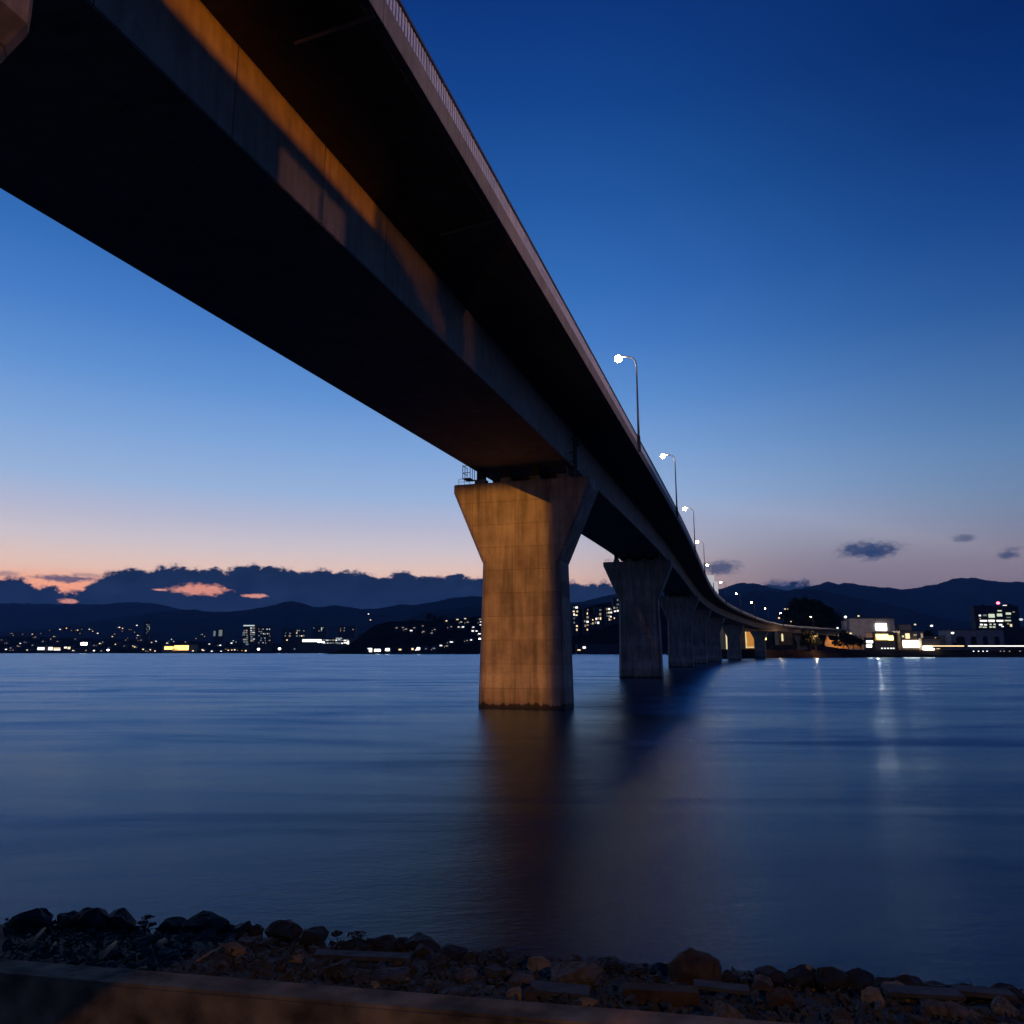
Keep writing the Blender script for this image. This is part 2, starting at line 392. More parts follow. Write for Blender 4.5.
M['mtn'] = terrain_mat('forest_slope', (.02, .028, .03), .003)
M['hill'] = terrain_mat('dark_hill', (.012, .014, .012), .02)
M['land'] = terrain_mat('bank_earth', (.035, .03, .027), .1)
ridge('mountains', [(-500, 590), (-200, 598), (0, 603), (60, 604), (100, 604), (135, 602.5), (165, 605), (190, 610), (230, 612), (300, 616), (1500, 640)], 12500, 3000, 2000, M['mtn'], fine=.3)
ridge('mountains', [(-500, 640), (60, 628), (120, 618), (185, 610), (200, 609.5), (215, 613), (240, 611), (260, 608), (275, 605), (292, 601), (305, 604), (320, 607.5), (332, 605.5), (345, 606.5), (365, 609), (385, 607.5), (400, 604.5), (415, 604.5), (430, 602.5), (450, 598.5), (472, 596.5), (500, 598), (575, 603), (600, 597), (640, 592), (700, 600), (760, 606), (900, 625), (1500, 645)], 8500, 2500, 1500, M['mtn'])
ridge('mountains', [(-500, 650), (380, 630), (420, 614), (440, 611), (470, 607), (500, 606), (560, 606), (600, 603), (640, 600), (700, 602), (800, 625), (1500, 650)], 5200, 1200, 900, M['mtn'])
ridge('mountains', [(-500, 640), (600, 600), (680, 590), (725, 588), (735, 584), (748, 582.5), (765, 586), (790, 590), (812, 586), (826, 582), (838, 583.5), (850, 582.5), (862, 585), (885, 587.5), (905, 589), (925, 586.5), (945, 581.5), (958, 578.5), (975, 578), (990, 580), (1005, 582), (1024, 582.5), (1100, 586), (1250, 578), (1500, 590)], 11000, 2500, 1500, M['mtn'], fine=.5)
ridge('mountains', [(-500, 650), (650, 612), (700, 600), (735, 594), (762, 590), (780, 591.5), (800, 589), (815, 590), (850, 597), (885, 605), (915, 613), (960, 622), (1024, 630), (1500, 645)], 7000, 1800, 1200, M['mtn'])
# town slope and promontory
tshore = [(-500, 640), (-100, 636), (40, 637), (150, 640), (240, 642), (330, 644), (420, 644), (1500, 648)]
ridge('town_slope', tshore, 3600, 1250, 600, M['hill'], base=-1, step=8)
ridge('headland', [(-500, 654.5), (343, 654), (352, 648), (362, 637), (372, 628), (385, 623), (405, 621), (430, 620), (470, 618), (500, 612), (560, 611), (580, 609), (600, 604), (620, 602), (680, 606), (730, 616), (760, 640), (800, 654), (1500, 655)], 1700, 230, 260, M['hill'], x0=300, x1=830, base=-1, rough=.02)

# right bank: low land that the bridge comes down on
def sheet(name, outline, z, m, depth=6.0, edge=None):
    mb = MB(); n = len(outline)
    top = [(x, y, z) for x, y in outline]; bot = [(x, y - 0, -depth) for x, y in outline]
    mb.v = top + bot; mb.f = [tuple(range(n))] + [(i, (i + 1) % n, (i + 1) % n + n, i + n) for i in range(n)]
    return tag(mb.build(name, m), kind='structure')
def P(px, Y): return ((px - 512) / F * Y * (1.0 / 1.0), Y)
bank = [P(700, 452), P(722, 440), P(740, 462), P(758, 500), P(780, 522), P(806, 534), P(835, 552), P(860, 568), P(930, 575), P(1024, 572), P(1200, 560), P(1500, 540), P(1500, 1600), P(660, 1600), P(670, 640), P(690, 500)]
def bank_mesh():
    # sloped revetment: outer ring low, inner ring high
    cx = sum(p[0] for p in bank) / len(bank); cy = 900
    lo = [(x, y, -3.0) for x, y in bank]; mid = []; hi = []
    for x, y in bank:
        d = Vector((cx - x, cy - y)).normalized()
        mid.append((x + d.x * 6, y + d.y * 6, 1.6)); hi.append((x + d.x * 16, y + d.y * 16, 5.6))
    mb = MB(); n = len(bank); mb.v = lo + mid + hi
    for r0 in (0, n):
        for i in range(n): mb.f.append((r0 + i, r0 + (i + 1) % n, r0 + (i + 1) % n + n, r0 + i + n))
    mb.f.append(tuple(range(2 * n, 3 * n)))
    return tag(mb.build('river_bank', M['land']), kind='structure')
bank_mesh()
# wooded knoll behind the bridge end
ridge('wooded_hill', [(650, 652), (768, 648), (776, 632), (784, 618), (794, 610), (806, 608), (822, 611), (834, 619), (842, 630), (850, 645), (900, 652)], 760, 70, 90, M['hill'], x0=740, x1=880, base=1, step=4)

# ------------------------------------------------------------------ trees
M['leaf'] = plain('dark_foliage', (.02, .028, .015), 1, 0, .5, .8, 0)
M['bark'] = plain('bark', (.05, .04, .03), .9)
def tree(loc, h, w, label, group, seed):
    rnd = random.Random(seed); root = thing('tree', loc, label, 'tree', group)
    tr = MB(); tr.tube([(0, 0, -1), (0, 0, h * .45), (rnd.uniform(-.3, .3), 0, h * .8)], [h * .03, h * .022, h * .008], 6)
    for k in range(4):
        a = rnd.uniform(0, 6.28); tr.tube([(0, 0, h * (.35 + .1 * k)), (math.cos(a) * w * .4, math.sin(a) * w * .4, h * (.5 + .1 * k))], [h * .012, h * .004], 5)
    tr.build('trunk', M['bark'], root)
    cr = MB()
    lobes = [(Vector((rnd.uniform(-.3, .3) * w, rnd.uniform(-.3, .3) * w, h * rnd.uniform(.45, .88))), rnd.uniform(.2, .36) * w) for _ in range(7)]
    for _ in range(420):
        c, r_ = rnd.choice(lobes)
        d = Vector((rnd.gauss(0, 1), rnd.gauss(0, 1), rnd.gauss(0, .8))).normalized() * r_ * rnd.random() ** .4
        p = c + d; q = .05 * w * rnd.uniform(.6, 1.6)
        a = Vector((rnd.uniform(-1, 1), rnd.uniform(-1, 1), rnd.uniform(-1, 1))).normalized() * q
        b = a.cross(Vector((rnd.uniform(-1, 1), rnd.uniform(-1, 1), rnd.uniform(-1, 1)))).normalized() * q
        cr.add([p - a - b * .6, p + a - b * .5, p + a * .7 + b, p - a * .6 + b * .8], [(0, 1, 2, 3)])
    cr.build('crown', M['leaf'], root)
    return root
hx = [(776, 642, 12), (780, 634, 11), (785, 622, 12), (789, 618, 13), (793, 613, 14), (797, 611, 14), (801, 609, 15), (805, 609, 13), (809, 610, 14), (814, 610, 13), (818, 611, 13), (823, 612, 12), (827, 614, 11), (831, 617, 12), (836, 621, 11), (840, 627, 12), (844, 634, 11), (786, 632, 13), (796, 626, 14), (806, 624, 13), (816, 625, 14), (827, 627, 13), (836, 634, 12), (849, 641, 8)]
for i, (x, y, h) in enumerate(hx):
    Y = 752 if i < 17 else 725
    p = at(x, y, Y); tree((p.x, Y, p.z - 3), h, h * .95, 'dark leafy tree on the wooded knoll behind the bridge end', 'trees on the dark knoll', 100 + i)
for i, (x, y, h) in enumerate([(428, 622, 22), (433, 622, 17), (441, 622, 17), (446, 622, 14)]):
    p = at(x, y, 1690); tree((p.x, 1690, p.z - 3), h, h * .8, ['tallest dark tree on the crest of the headland', 'dark tree just right of the tallest one on the headland', 'broad dark tree third from left on the headland crest', 'small dark tree rightmost of the four on the headland crest'][i], 'trees on the headland crest', 300 + i)

for i, (x, Y, h) in enumerate([(801, 546, 9), (806, 545, 13), (811, 548, 11), (838, 572, 13), (843, 575, 15), (848, 577, 12), (833, 570, 8), (855, 580, 10), (912, 725, 15), (919, 730, 18), (926, 735, 16), (934, 728, 13), (941, 732, 14), (896, 735, 14), (948, 640, 7), (956, 642, 6), (1010, 640, 8), (1019, 642, 9)]):
    tree(((x - 512) / F * Y, Y, 5.0), h, h * .9, 'dark tree among the low buildings on the right bank', 'trees among the right bank buildings', 400 + i)
# ------------------------------------------------------------------ distant buildings
M['w_dark'] = plain('dark_facade', (.05, .05, .055), .8, scale=.3, bump=0)
M['w_grey'] = plain('grey_facade', (.28, .26, .26), .8, scale=.2, bump=0)
M['w_tan'] = plain('tan_facade', (.32, .26, .18), .8, scale=.2, bump=0)
M['w_och'] = plain('ochre_wall', (.40, .26, .10), .8, scale=.3, bump=0)
M['roof'] = plain('dark_roof', (.04, .04, .045), .8, scale=.5, bump=0)
G = {}
for k, (c, st) in dict(white=((1, .97, .92), 1.6), cool=((.80, .95, 1), .75), dimcool=((.6, .75, .75), .25), warm=((1, .72, .38), 1.5), dim=((1, .75, .5), .35), hot=((1, .92, .78), 11), gold=((1, .55, .14), 3.2), amber=((1, .42, .07), .5), green=((.85, .95, .7), .8), red=((1, .12, .18), 6), yellow=((1, .85, .28), 3.0), pale=((1, .86, .5), .9)).items():
    G[k] = emis(k + '_lit_glass', c, st, sample=k in ('gold', 'yellow', 'hot'))
def house(px, py, Y, w, h, label, group, lit, cat='house', name='house', wall='w_dark', d=None, roof=True):
    """px,py = base centre in the view at distance Y; w,h in metres; lit = list of (u,v,wm,hm,kind)"""
    p = at(px, py, Y); d = d or w * .8
    root = thing(name, (p.x, Y, p.z), label, cat, group, math.radians(0))
    mb = MB(); mb.box((0, d / 2, h / 2 - 2), (w, d, h + 4)); mb.build('wall', M[wall], root)
    if roof:
        rb = MB(); e = w * .06
        rb.add([(-w / 2 - e, -e, h), (w / 2 + e, -e, h), (w / 2 + e, d + e, h), (-w / 2 - e, d + e, h), (-w / 4, d / 2, h + w * .22), (w / 4, d / 2, h + w * .22)], [(0, 1, 5, 4), (1, 2, 5), (2, 3, 4, 5), (3, 0, 4), (3, 2, 1, 0)])
        rb.build('roof', M['roof'], root)
    for u, v, ww, hh, k in lit:
        MB().box((u * w, -.1, v * h), (ww, .25, hh)).build('window', G[k], root)
    return root
def lamp_post(px, py, Y, h, r_, kind, label, group):
    p = at(px, py, Y)     # px,py is the glowing head
    root = thing('street_lamp', (p.x, Y, p.z - h), label, 'street lamp', group)
    MB().tube([(0, 0, -1), (0, 0, h)], [.12, .07], 6).build('pole', M['steel'], root)
    MB().ball((0, -.1, h), (r_, r_, r_ * .7), 8, 5).build('lamp_head', G[kind], root)
    return root
rnd = random.Random(11)
# houses scattered over the town slope on the far left shore (x, y of light, kind)
pts = [(12, 633, 'dim'), (22, 634, 'dim'), (32, 634, 'warm'), (35, 637, 'dim'), (41, 633, 'dim'), (49, 630, 'dim'), (60, 629, 'white'), (66, 628, 'warm'), (71, 630, 'dim'), (77, 630, 'warm'), (79, 633, 'dim'), (82, 629, 'dim'), (90, 629, 'white'), (93, 631, 'warm'), (98, 633, 'white'), (54, 636, 'warm'), (51, 639, 'dim'), (42, 641, 'dim'), (24, 642, 'white'), (20, 643, 'white'), (13, 635, 'dim'), (6, 643, 'dim'), (2, 640, 'dim'), (33, 645, 'dim'), (18, 646, 'dim'), (57, 641, 'dim'), (75, 639, 'dim'), (100, 643, 'warm'), (102, 642, 'white'), (84, 643, 'white'), (86, 644, 'white'), (112, 636, 'warm'), (115, 634, 'dim'), (119, 627, 'white'), (122, 628, 'warm'), (122, 631, 'dim'), (130, 629, 'dim'), (137, 625, 'white'), (135, 632, 'dim'), (138, 635, 'white'), (137, 638, 'dim'), (116, 644, 'warm'), (118, 644, 'dim'), (125, 640, 'dim'), (128, 638, 'dim'), (140, 640, 'dim'), (152, 642, 'warm'), (155, 641, 'white'), (168, 641, 'dimcool'), (171, 639, 'cool'), (173, 641, 'cool'), (167, 643, 'white'), (185, 642, 'dim'), (196, 638, 'dim'), (202, 634, 'cool'), (204, 636, 'dim'), (210, 644, 'white'), (220, 645, 'white'), (222, 644, 'dim'), (231, 643, 'white'), (233, 641, 'cool'), (236, 642, 'cool'), (133, 646, 'warm'), (135, 647, 'warm'), (143, 649, 'warm'), (150, 650, 'warm'), (146, 651, 'dim'), (101, 651, 'dim'), (75, 651, 'dim'), (11, 648, 'dim'), (5, 649, 'white'), (27, 650, 'warm'), (12, 650, 'dim'), (191, 651, 'warm'), (196, 649, 'warm'), (203, 650, 'warm'), (212, 651, 'white'), (221, 651, 'white'), (226, 649, 'amber'), (228, 650, 'warm'), (231, 650, 'warm'), (235, 650, 'warm'), (245, 651, 'warm'), (248, 650, 'white'), (94, 645, 'dim'), (108, 648, 'dim'), (124, 646, 'dim')]
for i, (x, y, k) in enumerate(pts):
    Y = 2500 + (651 - y) * 45 + rnd.uniform(-40, 40)
    ww = rnd.uniform(3.0, 4.6); W = rnd.uniform(12, 20); hh = rnd.uniform(6, 10)
    lit = [(rnd.uniform(-.2, .2), .55, ww * (1.7 if k == 'white' else 1.2), ww * .8, k)]
    if i % 3 == 0: lit.append((.42 if lit[0][0] < 0 else -.42, .4, 2.4, 2.2, 'dim'))
    house(x, y + 1.4, Y, W, hh, 'small dark hillside house with a lit window in the far town', 'hillside houses of the town across the bay', lit)
# named larger buildings of the far town
def block(px0, px1, ytop, ybase, Y, label, wins, wall='w_dark', cat='building', name='apartment_building', group=None, depth=None, top=None):
    """wins: list of (px, py, w_px, h_px, kind) in view pixels at distance Y"""
    a = at(px0, ybase, Y); b = at(px1, ytop, Y); c = at(px0, ytop, Y)
    w = b.x - a.x; h = c.z - a.z; cx = (a.x + b.x) / 2; d = depth or w * .6
    root = thing(name, (cx, Y, a.z), label, cat, group)
    MB().box((0, d / 2, h / 2 - 3), (w, d, h + 6)).build('wall', M[wall], root)
    MB().box((0, d / 2, h + .15), (w * 1.01 + .4, d * 1.01 + .4, .5)).build('roof', M['roof'], root)
    for (x, y, wp, hp, k) in wins:
        p = at(x, y, Y); s = Y / F
        MB().box((p.x - cx, -.15, p.z - a.z), (wp * s, .3, hp * s)).build('window', G[k], root)
    return root
def grid(x0, x1, nx, y0, y1, ny, kinds, fill, w=.6, h=.55, seed=1):
    r_ = random.Random(seed); o = []
    for j in range(ny):
        for i in range(nx):
            if r_.random() < fill:
                q = r_.uniform(.45, 1.25)
                o.append((x0 + (x1 - x0) * (i + .5 + r_.uniform(-.16, .16)) / nx, y0 + (y1 - y0) * (j + .5 + r_.uniform(-.12, .12)) / ny, (x1 - x0) / nx * w * q, (y1 - y0) / ny * h * r_.uniform(.6, 1.15), r_.choice(kinds + ['dim', 'dimcool'])))
    return o
block(242, 255.5, 624.5, 650, 2550, 'tall tower with pale lit floors and a bright top band in the far town', [(249, 625.6, 11, 1.1, 'cool')] + grid(242.6, 248.6, 2, 627, 645.5, 8, ['cool', 'dimcool', 'dimcool'], .85, .8, .6, 2) + grid(250, 255, 2, 627, 642, 7, ['cool', 'cool', 'dimcool'], .9, .8, .6, 3), name='tower_block')
block(257, 271, 626.5, 650, 2560, 'dark tower with a few lit windows just right of the pale lit tower', grid(258, 270.5, 6, 628, 644, 7, ['dimcool', 'dim', 'cool'], .42, .6, .5, 4), name='tower_block')
block(281, 306, 629, 650, 2600, 'broad dark apartment block between the twin towers and the long lit terminal', grid(282, 305, 10, 629.5, 637, 3, ['dim', 'dimcool', 'warm'], .38, .6, .6, 5) + [(287, 640, 1.2, 1.2, 'warm')])
block(301, 349.5, 638, 650, 2480, 'long low terminal building with two bright white rows of windows', [(312, 640.6, 19, 2.6, 'white'), (321, 642, 6, 1, 'hot')] + grid(323, 349, 9, 638.6, 644.4, 2, ['white', 'cool', 'white'], .85, .9, .5, 6) + [(339, 638.2, 6, .8, 'cool'), (348, 642.5, 2, 3.5, 'white')], name='terminal_building')
block(142.5, 150, 621, 640, 2900, 'thin dark tower with a few lights left of the golden hall', grid(146, 150, 3, 624, 634, 6, ['dim', 'dimcool', 'cool'], .6, .5, .5, 7), name='tower_block')
block(312, 326, 626, 642, 3000, 'faint block with few lights above the long terminal', grid(313, 325, 5, 626.5, 632, 2, ['dim', 'dimcool'], .5, .4, .5, 8) + [(321.6, 628.6, 1, 2.4, 'cool')])
block(338, 355, 626, 642, 3000, 'faint block with reddish windows beside the headland', grid(340, 347, 4, 627, 632, 2, ['amber', 'dim'], .6, .6, .6, 9) + [(353, 629.5, 1, 1, 'dim')])
block(213, 224, 629, 645, 2900, 'small block with two pale lit panels in the far town', [(214.5, 633.5, 2, 5, 'dimcool'), (220.5, 633, 3.4, 6, 'dimcool')])
block(162, 191, 644.6, 651.6, 2440, 'wide hall glowing golden yellow at the far waterline', [(169, 648, 9, 3, 'gold'), (181.5, 647.8, 14, 4.6, 'gold'), (175, 649.8, 5, 2, 'amber')], name='lit_hall', wall='w_tan')
block(36, 46, 645, 651.4, 2440, 'white lit waterfront shed near the left picture edge', [(41, 648.6, 7, 2.6, 'white')], name='waterfront_shed')
block(46.5, 62, 645, 651.4, 2450, 'long waterfront shed with three bright warm bays', [(50.5, 648.6, 4.4, 3, 'white'), (57, 648.2, 6.6, 1, 'warm'), (57, 649.8, 6.6, 1.1, 'white')], name='waterfront_shed')
block(63, 72, 645, 651.4, 2450, 'small waterfront shed with two bright doors', [(65.5, 647.6, 2.6, 1.6, 'white'), (69, 648, 2.6, 2.2, 'warm')], name='waterfront_shed')
block(79, 89, 641, 648, 2600, 'shed with one very bright white wall above the waterfront', [(84, 643.8, 6, 2.6, 'hot')], name='waterfront_shed')
for i, (x, y, k, r_) in enumerate([(94, 650.6, 'white', 3.2), (108, 650, 'hot', 3.6), (155, 651, 'warm', 2.4), (193, 650.8, 'warm', 2.8), (203.5, 650.4, 'white', 2.2), (258.5, 649.2, 'hot', 4.2), (279.5, 648.8, 'hot', 4.4), (294.5, 649, 'dimcool', 3.0), (347.5, 647.8, 'hot', 3.0), (86, 650.4, 'dim', 2.5), (73, 650.5, 'white', 2.0), (368.5, 614, 'white', 1.6), (370.5, 620, 'warm', 1.6), (242, 650.6, 'amber', 2.4)]):
    Y = 2430 if i not in (11, 12) else 1700
    lamp_post(x, y, Y, 7 if i not in (11, 12) else 12, r_, k, ['lit quay lamp at the waterline of the far town', 'lit mast lamp on the left flank of the headland'][i in (11, 12)], ['quay lamps of the far town', 'mast lamps on the headland'][i in (11, 12)])
# headland houses and lights
hp = [(402, 628, 'dim'), (406, 629, 'dim'), (412, 631, 'white'), (414, 628, 'dim'), (422, 626, 'dim'), (424, 632, 'dim'), (431, 633, 'dim'), (434, 630, 'dim'), (446, 621, 'warm'), (450, 627, 'dim'), (458, 619.5, 'pale'), (461, 622, 'pale'), (459, 627, 'white'), (463, 627, 'white'), (466, 619, 'pale'), (467, 622, 'dim'), (453, 642, 'white'), (450, 642, 'white'), (473, 631, 'white'), (476, 631, 'white'), (479, 619, 'dim'), (480, 622, 'white'), (481, 625, 'white'), (474, 627, 'white'), (472, 640, 'white'), (480, 634, 'white'), (480, 639, 'hot'), (467, 640.5, 'dim'), (440, 646, 'white'), (447, 646, 'dim'), (426, 649, 'dimcool'), (434, 649, 'dimcool'), (397, 628, 'dim')]
r2 = random.Random(5)
for i, (x, y, k) in enumerate(hp):
    Y = 1480 + max(0, (650 - y)) * 6
    ww = r2.uniform(2.2, 3.4)
    house(x, y + 1.6, Y, r2.uniform(9, 13), r2.uniform(5, 7), 'small dark house with a lit window on the black headland', 'houses on the headland left of the orange pier', [(r2.uniform(-.2, .2), .62, ww * 1.5, ww * .7, k)] + ([(-.4, .3, 1.6, 1.6, 'dim')] if i % 2 else []))
for x0, x1, y0, lab, ws in [(366, 373, 647.6, 'bright white boat shed leftmost under the headland', [(370.5, 650, 2.4, 3.2, 'hot'), (368.6, 648.6, 1.8, 1, 'white')]), (373.4, 382, 648, 'long bright white boat shed under the headland', [(377.5, 650.3, 6, 2, 'hot')]), (384, 391, 647.8, 'boat shed with one white door under the headland', [(387.5, 649.6, 4, 2.2, 'hot'), (385.2, 650.5, 1, 1, 'dim')]), (397, 403, 648, 'small boat shed with a warm light under the headland', [(400, 649.6, 2.6, 1.4, 'warm')]), (409, 414, 647.5, 'small boat shed with one bright window in the middle of the headland foot', [(412.5, 649, 2, 1.8, 'warm')]), (414.6, 421, 647, 'boat shed with two bright windows in the middle of the headland foot', [(416, 650, 1.6, 1, 'white'), (418.4, 648.6, 2.6, 2.2, 'hot')])]:
    block(x0, x1, y0, 652, 1440, lab, ws, name='boat_shed')
# lit blocks of flats on the slope between the first two piers in the water
def flats(x0, x1, y0, y1, nx, ny, lab, seed, fill=.75):
    block(x0, x1, y0, y1, 1500, lab, grid(x0 + .3, x1 - .3, nx, y0 + .6, y1 - .8, ny, ['white', 'warm', 'white', 'pale', 'dim'], fill, .7, .5, seed), depth=12)
flats(572.5, 578.5, 605, 632.5, 2, 7, 'tall lit block of flats on the slope touching the orange pier', 21)
flats(583.5, 589, 607.5, 632, 2, 6, 'narrow lit block of flats second from the orange pier', 22, .8)
flats(590, 594, 614, 626, 2, 3, 'small lit block of flats third from the orange pier', 23, .5)
flats(594.5, 602, 607, 626, 3, 4, 'wide lit block of flats in the middle of the gap between piers', 24, .7)
flats(605.5, 612.5, 607, 622.5, 3, 4, 'bright block of flats next to the second pier', 25, .95)
flats(613, 622, 598, 621, 3, 6, 'tallest block of flats on the slope partly behind the second pier', 26, .6)
block(577, 618, 644, 652, 1400, 'low grey warehouse roof at the waterline between the first two piers', [(584.2, 647.5, 3, 2, 'white'), (579, 650, 3, 1, 'warm')], wall='w_dark', name='warehouse', depth=30)
# ------------------------------------------------------------------ right bank buildings
block(851.5, 894, 618.5, 646, 650, 'large windowless grey hall with a bright white square sign on its wall', [], wall='w_grey', name='exhibition_hall', depth=10)
hall = [o for o in COL.objects if o.name.startswith('exhibition_hall')][0]
p = at(881, 627, 650); MB().box((p.x - hall.location.x, -.4, p.z - hall.location.z), (10.3 * 650 / F, .5, 6.2 * 650 / F)).build('lit_sign', G['hot'], hall)
block(894.3, 911, 624.5, 646, 660, 'lower tan hall adjoining the big grey hall on its right', [], wall='w_tan', name='annex_building', depth=10)
block(844.5, 850.2, 621, 630, 655, 'small pale stair tower left of the big grey hall', [], wall='w_grey', name='stair_tower', depth=5)
block(842, 852.5, 632, 641, 630, 'small kiosk building with bright windows left of the big grey hall', [(845.2, 635.5, 2.6, 6, 'pale'), (847.5, 633.4, 8, 1.2, 'pale'), (850.5, 638, 2.6, 1.6, 'pale')], name='kiosk', wall='w_tan', depth=8)
block(873, 894.5, 632.5, 646, 600, 'shop front glowing bright yellow under the white square sign', [(882, 637, 12, 5.6, 'yellow'), (890.6, 638, 5, 4.4, 'yellow'), (876.3, 639.4, 3, 2, 'amber')], name='shop', wall='w_tan', depth=10)
block(864.5, 874.5, 638, 648.5, 590, 'low white lit booth left of the yellow shop front', [(869.5, 641.8, 6, 2, 'hot'), (869, 646, 5, 2, 'hot')], name='ticket_booth', depth=5)
block(901.5, 923.5, 631, 649, 595, 'glaring white filling station canopy right of the yellow shop', [(911.5, 644, 16.6, 6.6, 'hot'), (907.5, 636, 4, 5, 'warm'), (903, 636.4, 1.8, 1.8, 'pale'), (921.8, 636, 1.8, 5, 'dim'), (915, 635, 3, 1.6, 'dim')], name='filling_station', wall='w_tan', depth=12)
block(922.5, 940, 638.5, 650.5, 590, 'low kiosk with a bright strip window right of the filling station', [(928.5, 648, 11, 3.6, 'hot'), (938, 647.8, 3, 2, 'warm')], name='kiosk', wall='w_tan', depth=6)
block(924, 952, 636, 645, 700, 'low brown shed between the filling station and the arched hall', [(933, 639.5, 2, 1, 'dim'), (935.5, 639, 1, 2.5, 'warm')], name='shed', wall='w_tan', depth=12)
for i, (x, y, k, r_, lab) in enumerate([(845.5, 617, 'hot', .9, 'lit lamp left of the big grey hall roof'), (858.5, 616, 'pale', .9, 'lit lamp standing above the roof of the big grey hall'), (915, 624.5, 'pale', .9, 'lamp above the tan annex roof'), (931.5, 625.8, 'white', 1.1, 'tall lit lamp right of the tan annex'), (952.5, 633, 'white', 1.2, 'bright lamp at the left end of the arched hall'), (837.5, 628, 'white', .9, 'lamp at the end of the bridge railing'), (812.5, 632.5, 'warm', .6, 'small lamp beside the bridge end'), (815, 641.5, 'white', 1.0, 'low lamp on the bank under the bridge end'), (785, 609, 'pale', .9, 'left lamp of a pair before the dark knoll'), (787.6, 609, 'dim', .8, 'right lamp of a pair before the dark knoll'), (779, 618, 'warm', .9, 'lamp beyond the bridge curve near the knoll'), (791, 621.5, 'warm', .6, 'faint lamp on the slope of the knoll'), (1021, 619.5, 'cool', 1.6, 'pale lamp right of the tall office block')]):
    Y = 560 if i == 7 else (600 if i < 8 else 690)
    lamp_post(x, y, Y, 8 if i != 7 else 4, r_, k, lab, None)
# office tower with red beacon
ow = []
for (x, y, w, h, k) in [(979.8, 615.5, 2, 1.4, 'white'), (984.8, 615.3, 3.4, 1.6, 'dimcool'), (991.5, 615.8, 6, 3.6, 'green'), (999.5, 610.8, 4, 1.2, 'green'), (999.5, 615, 5, 2.8, 'green'), (1008.3, 613.6, 5, 2, 'green'), (1013.6, 612, 2, 1, 'dim'), (983.5, 620.8, 7, 1.5, 'white'), (991.5, 620.8, 6, 2, 'white'), (999.8, 620.8, 6.6, 1.6, 'white'), (1007.8, 620.6, 6, 1.2, 'green'), (981.4, 624.6, 2.6, 1.4, 'white'), (985.4, 624.8, 2.6, 1.3, 'white'), (980.4, 627, 2.4, 1, 'green'), (984.6, 627.2, 4, 1, 'green'), (990.5, 624.4, 2, 1.2, 'green'), (994.5, 624.4, 2, 1.2, 'green'), (990.5, 627, 2, 1.4, 'green'), (994, 627, 2.6, 1.4, 'green'), (1000.5, 624.8, 3, 1.4, 'white'), (1002.5, 626.5, 2, 1, 'white'), (1008, 623.8, 1.6, 1.4, 'dim'), (1011, 625.4, 2, 2.6, 'pale'), (980, 618.5, 1.6, .8, 'dim'), (1008.5, 617.4, 4, .8, 'dimcool')]:
    ow.append((x, y, w, h, k))
tw = block(977.5, 1018, 606, 640, 980, 'tall dark office block with rows of lit windows and a red roof beacon', ow, name='office_tower', depth=9)
p = at(1000, 602.8, 980); q = at(1000, 606, 980)
bx = (p.x - tw.location.x, 4, p.z - tw.location.z)
MB().tube([(bx[0], 4, q.z - tw.location.z), bx], .2, 6).build('mast', M['steel'], tw)
MB().ball(bx, (2.2, 2.0, 1.7), 10, 6).build('red_beacon', G['red'], tw)
p = at(1005.8, 605.6, 980); MB().box((p.x - tw.location.x, 2, p.z - tw.location.z), (4.0, 2, 1.6)).build('roof_light', G['white'], tw)
for (x, y, w_, h_) in ((860, 618.5, 2.5, 1.6), (868, 618.5, 4, 1.1), (889, 618.5, 2, 2.2)):
    p = at(x, y, 650); MB().box((p.x - hall.location.x, 4, p.z - hall.location.z + h_ * .5), (w_, 2.5, h_)).build('roof_unit', M['w_dark'], hall)
p = at(876, 618.5, 650); MB().tube([(p.x - hall.location.x, 3, p.z - hall.location.z), (p.x - hall.location.x, 3, p.z - hall.location.z + 5)], .12, 6).build('mast', M['steel'], hall)
for (x, w_) in ((984, 5), (1011, 7)):
    p = at(x, 606, 980); MB().box((p.x - tw.location.x, 4, p.z - tw.location.z + 1.2), (w_, 4, 2.4)).build('roof_unit', M['w_dark'], tw)
# arched hall
ah0 = at(952, 645, 690); ah1 = at(1003, 630, 690)
ah = thing('arched_hall', ((ah0.x + ah1.x) / 2, 690, ah0.z), 'low pale hall with dark arched openings below the office block', 'building')
w = ah1.x - ah0.x; h = at(952, 630, 690).z - ah0.z
MB().box((0, 10, h / 2 - 2), (w, 20, h + 4)).build('wall', M['w_grey'], ah)
MB().box((0, 10, h + .2), (w + 1, 21, .6)).build('roof', M['roof'], ah)
for x, ww in ((-.33, 8), (-.08, 5), (.14, 4.5), (.36, 4.5)):
    mb = MB(); pr = [(math.cos(a) * ww / 2, math.sin(a) * 2.2 + h * .42) for a in [math.pi * k / 10 for k in range(11)]] + [(-ww / 2, .2), (ww / 2, .2)]
    n = len(pr); mb.v = [(x * w + a, -.2, b) for a, b in pr] + [(x * w + a, .1, b) for a, b in pr]
    mb.f = [tuple(range(n)), tuple(range(2 * n - 1, n - 1, -1))] + [(i, (i + 1) % n, (i + 1) % n + n, i + n) for i in range(n)]
    mb.build('arched_opening', M['black'], ah)
block(1003, 1030, 628, 646, 720, 'dark stepped building at the right picture edge under the office block', [], name='dark_building', depth=20)
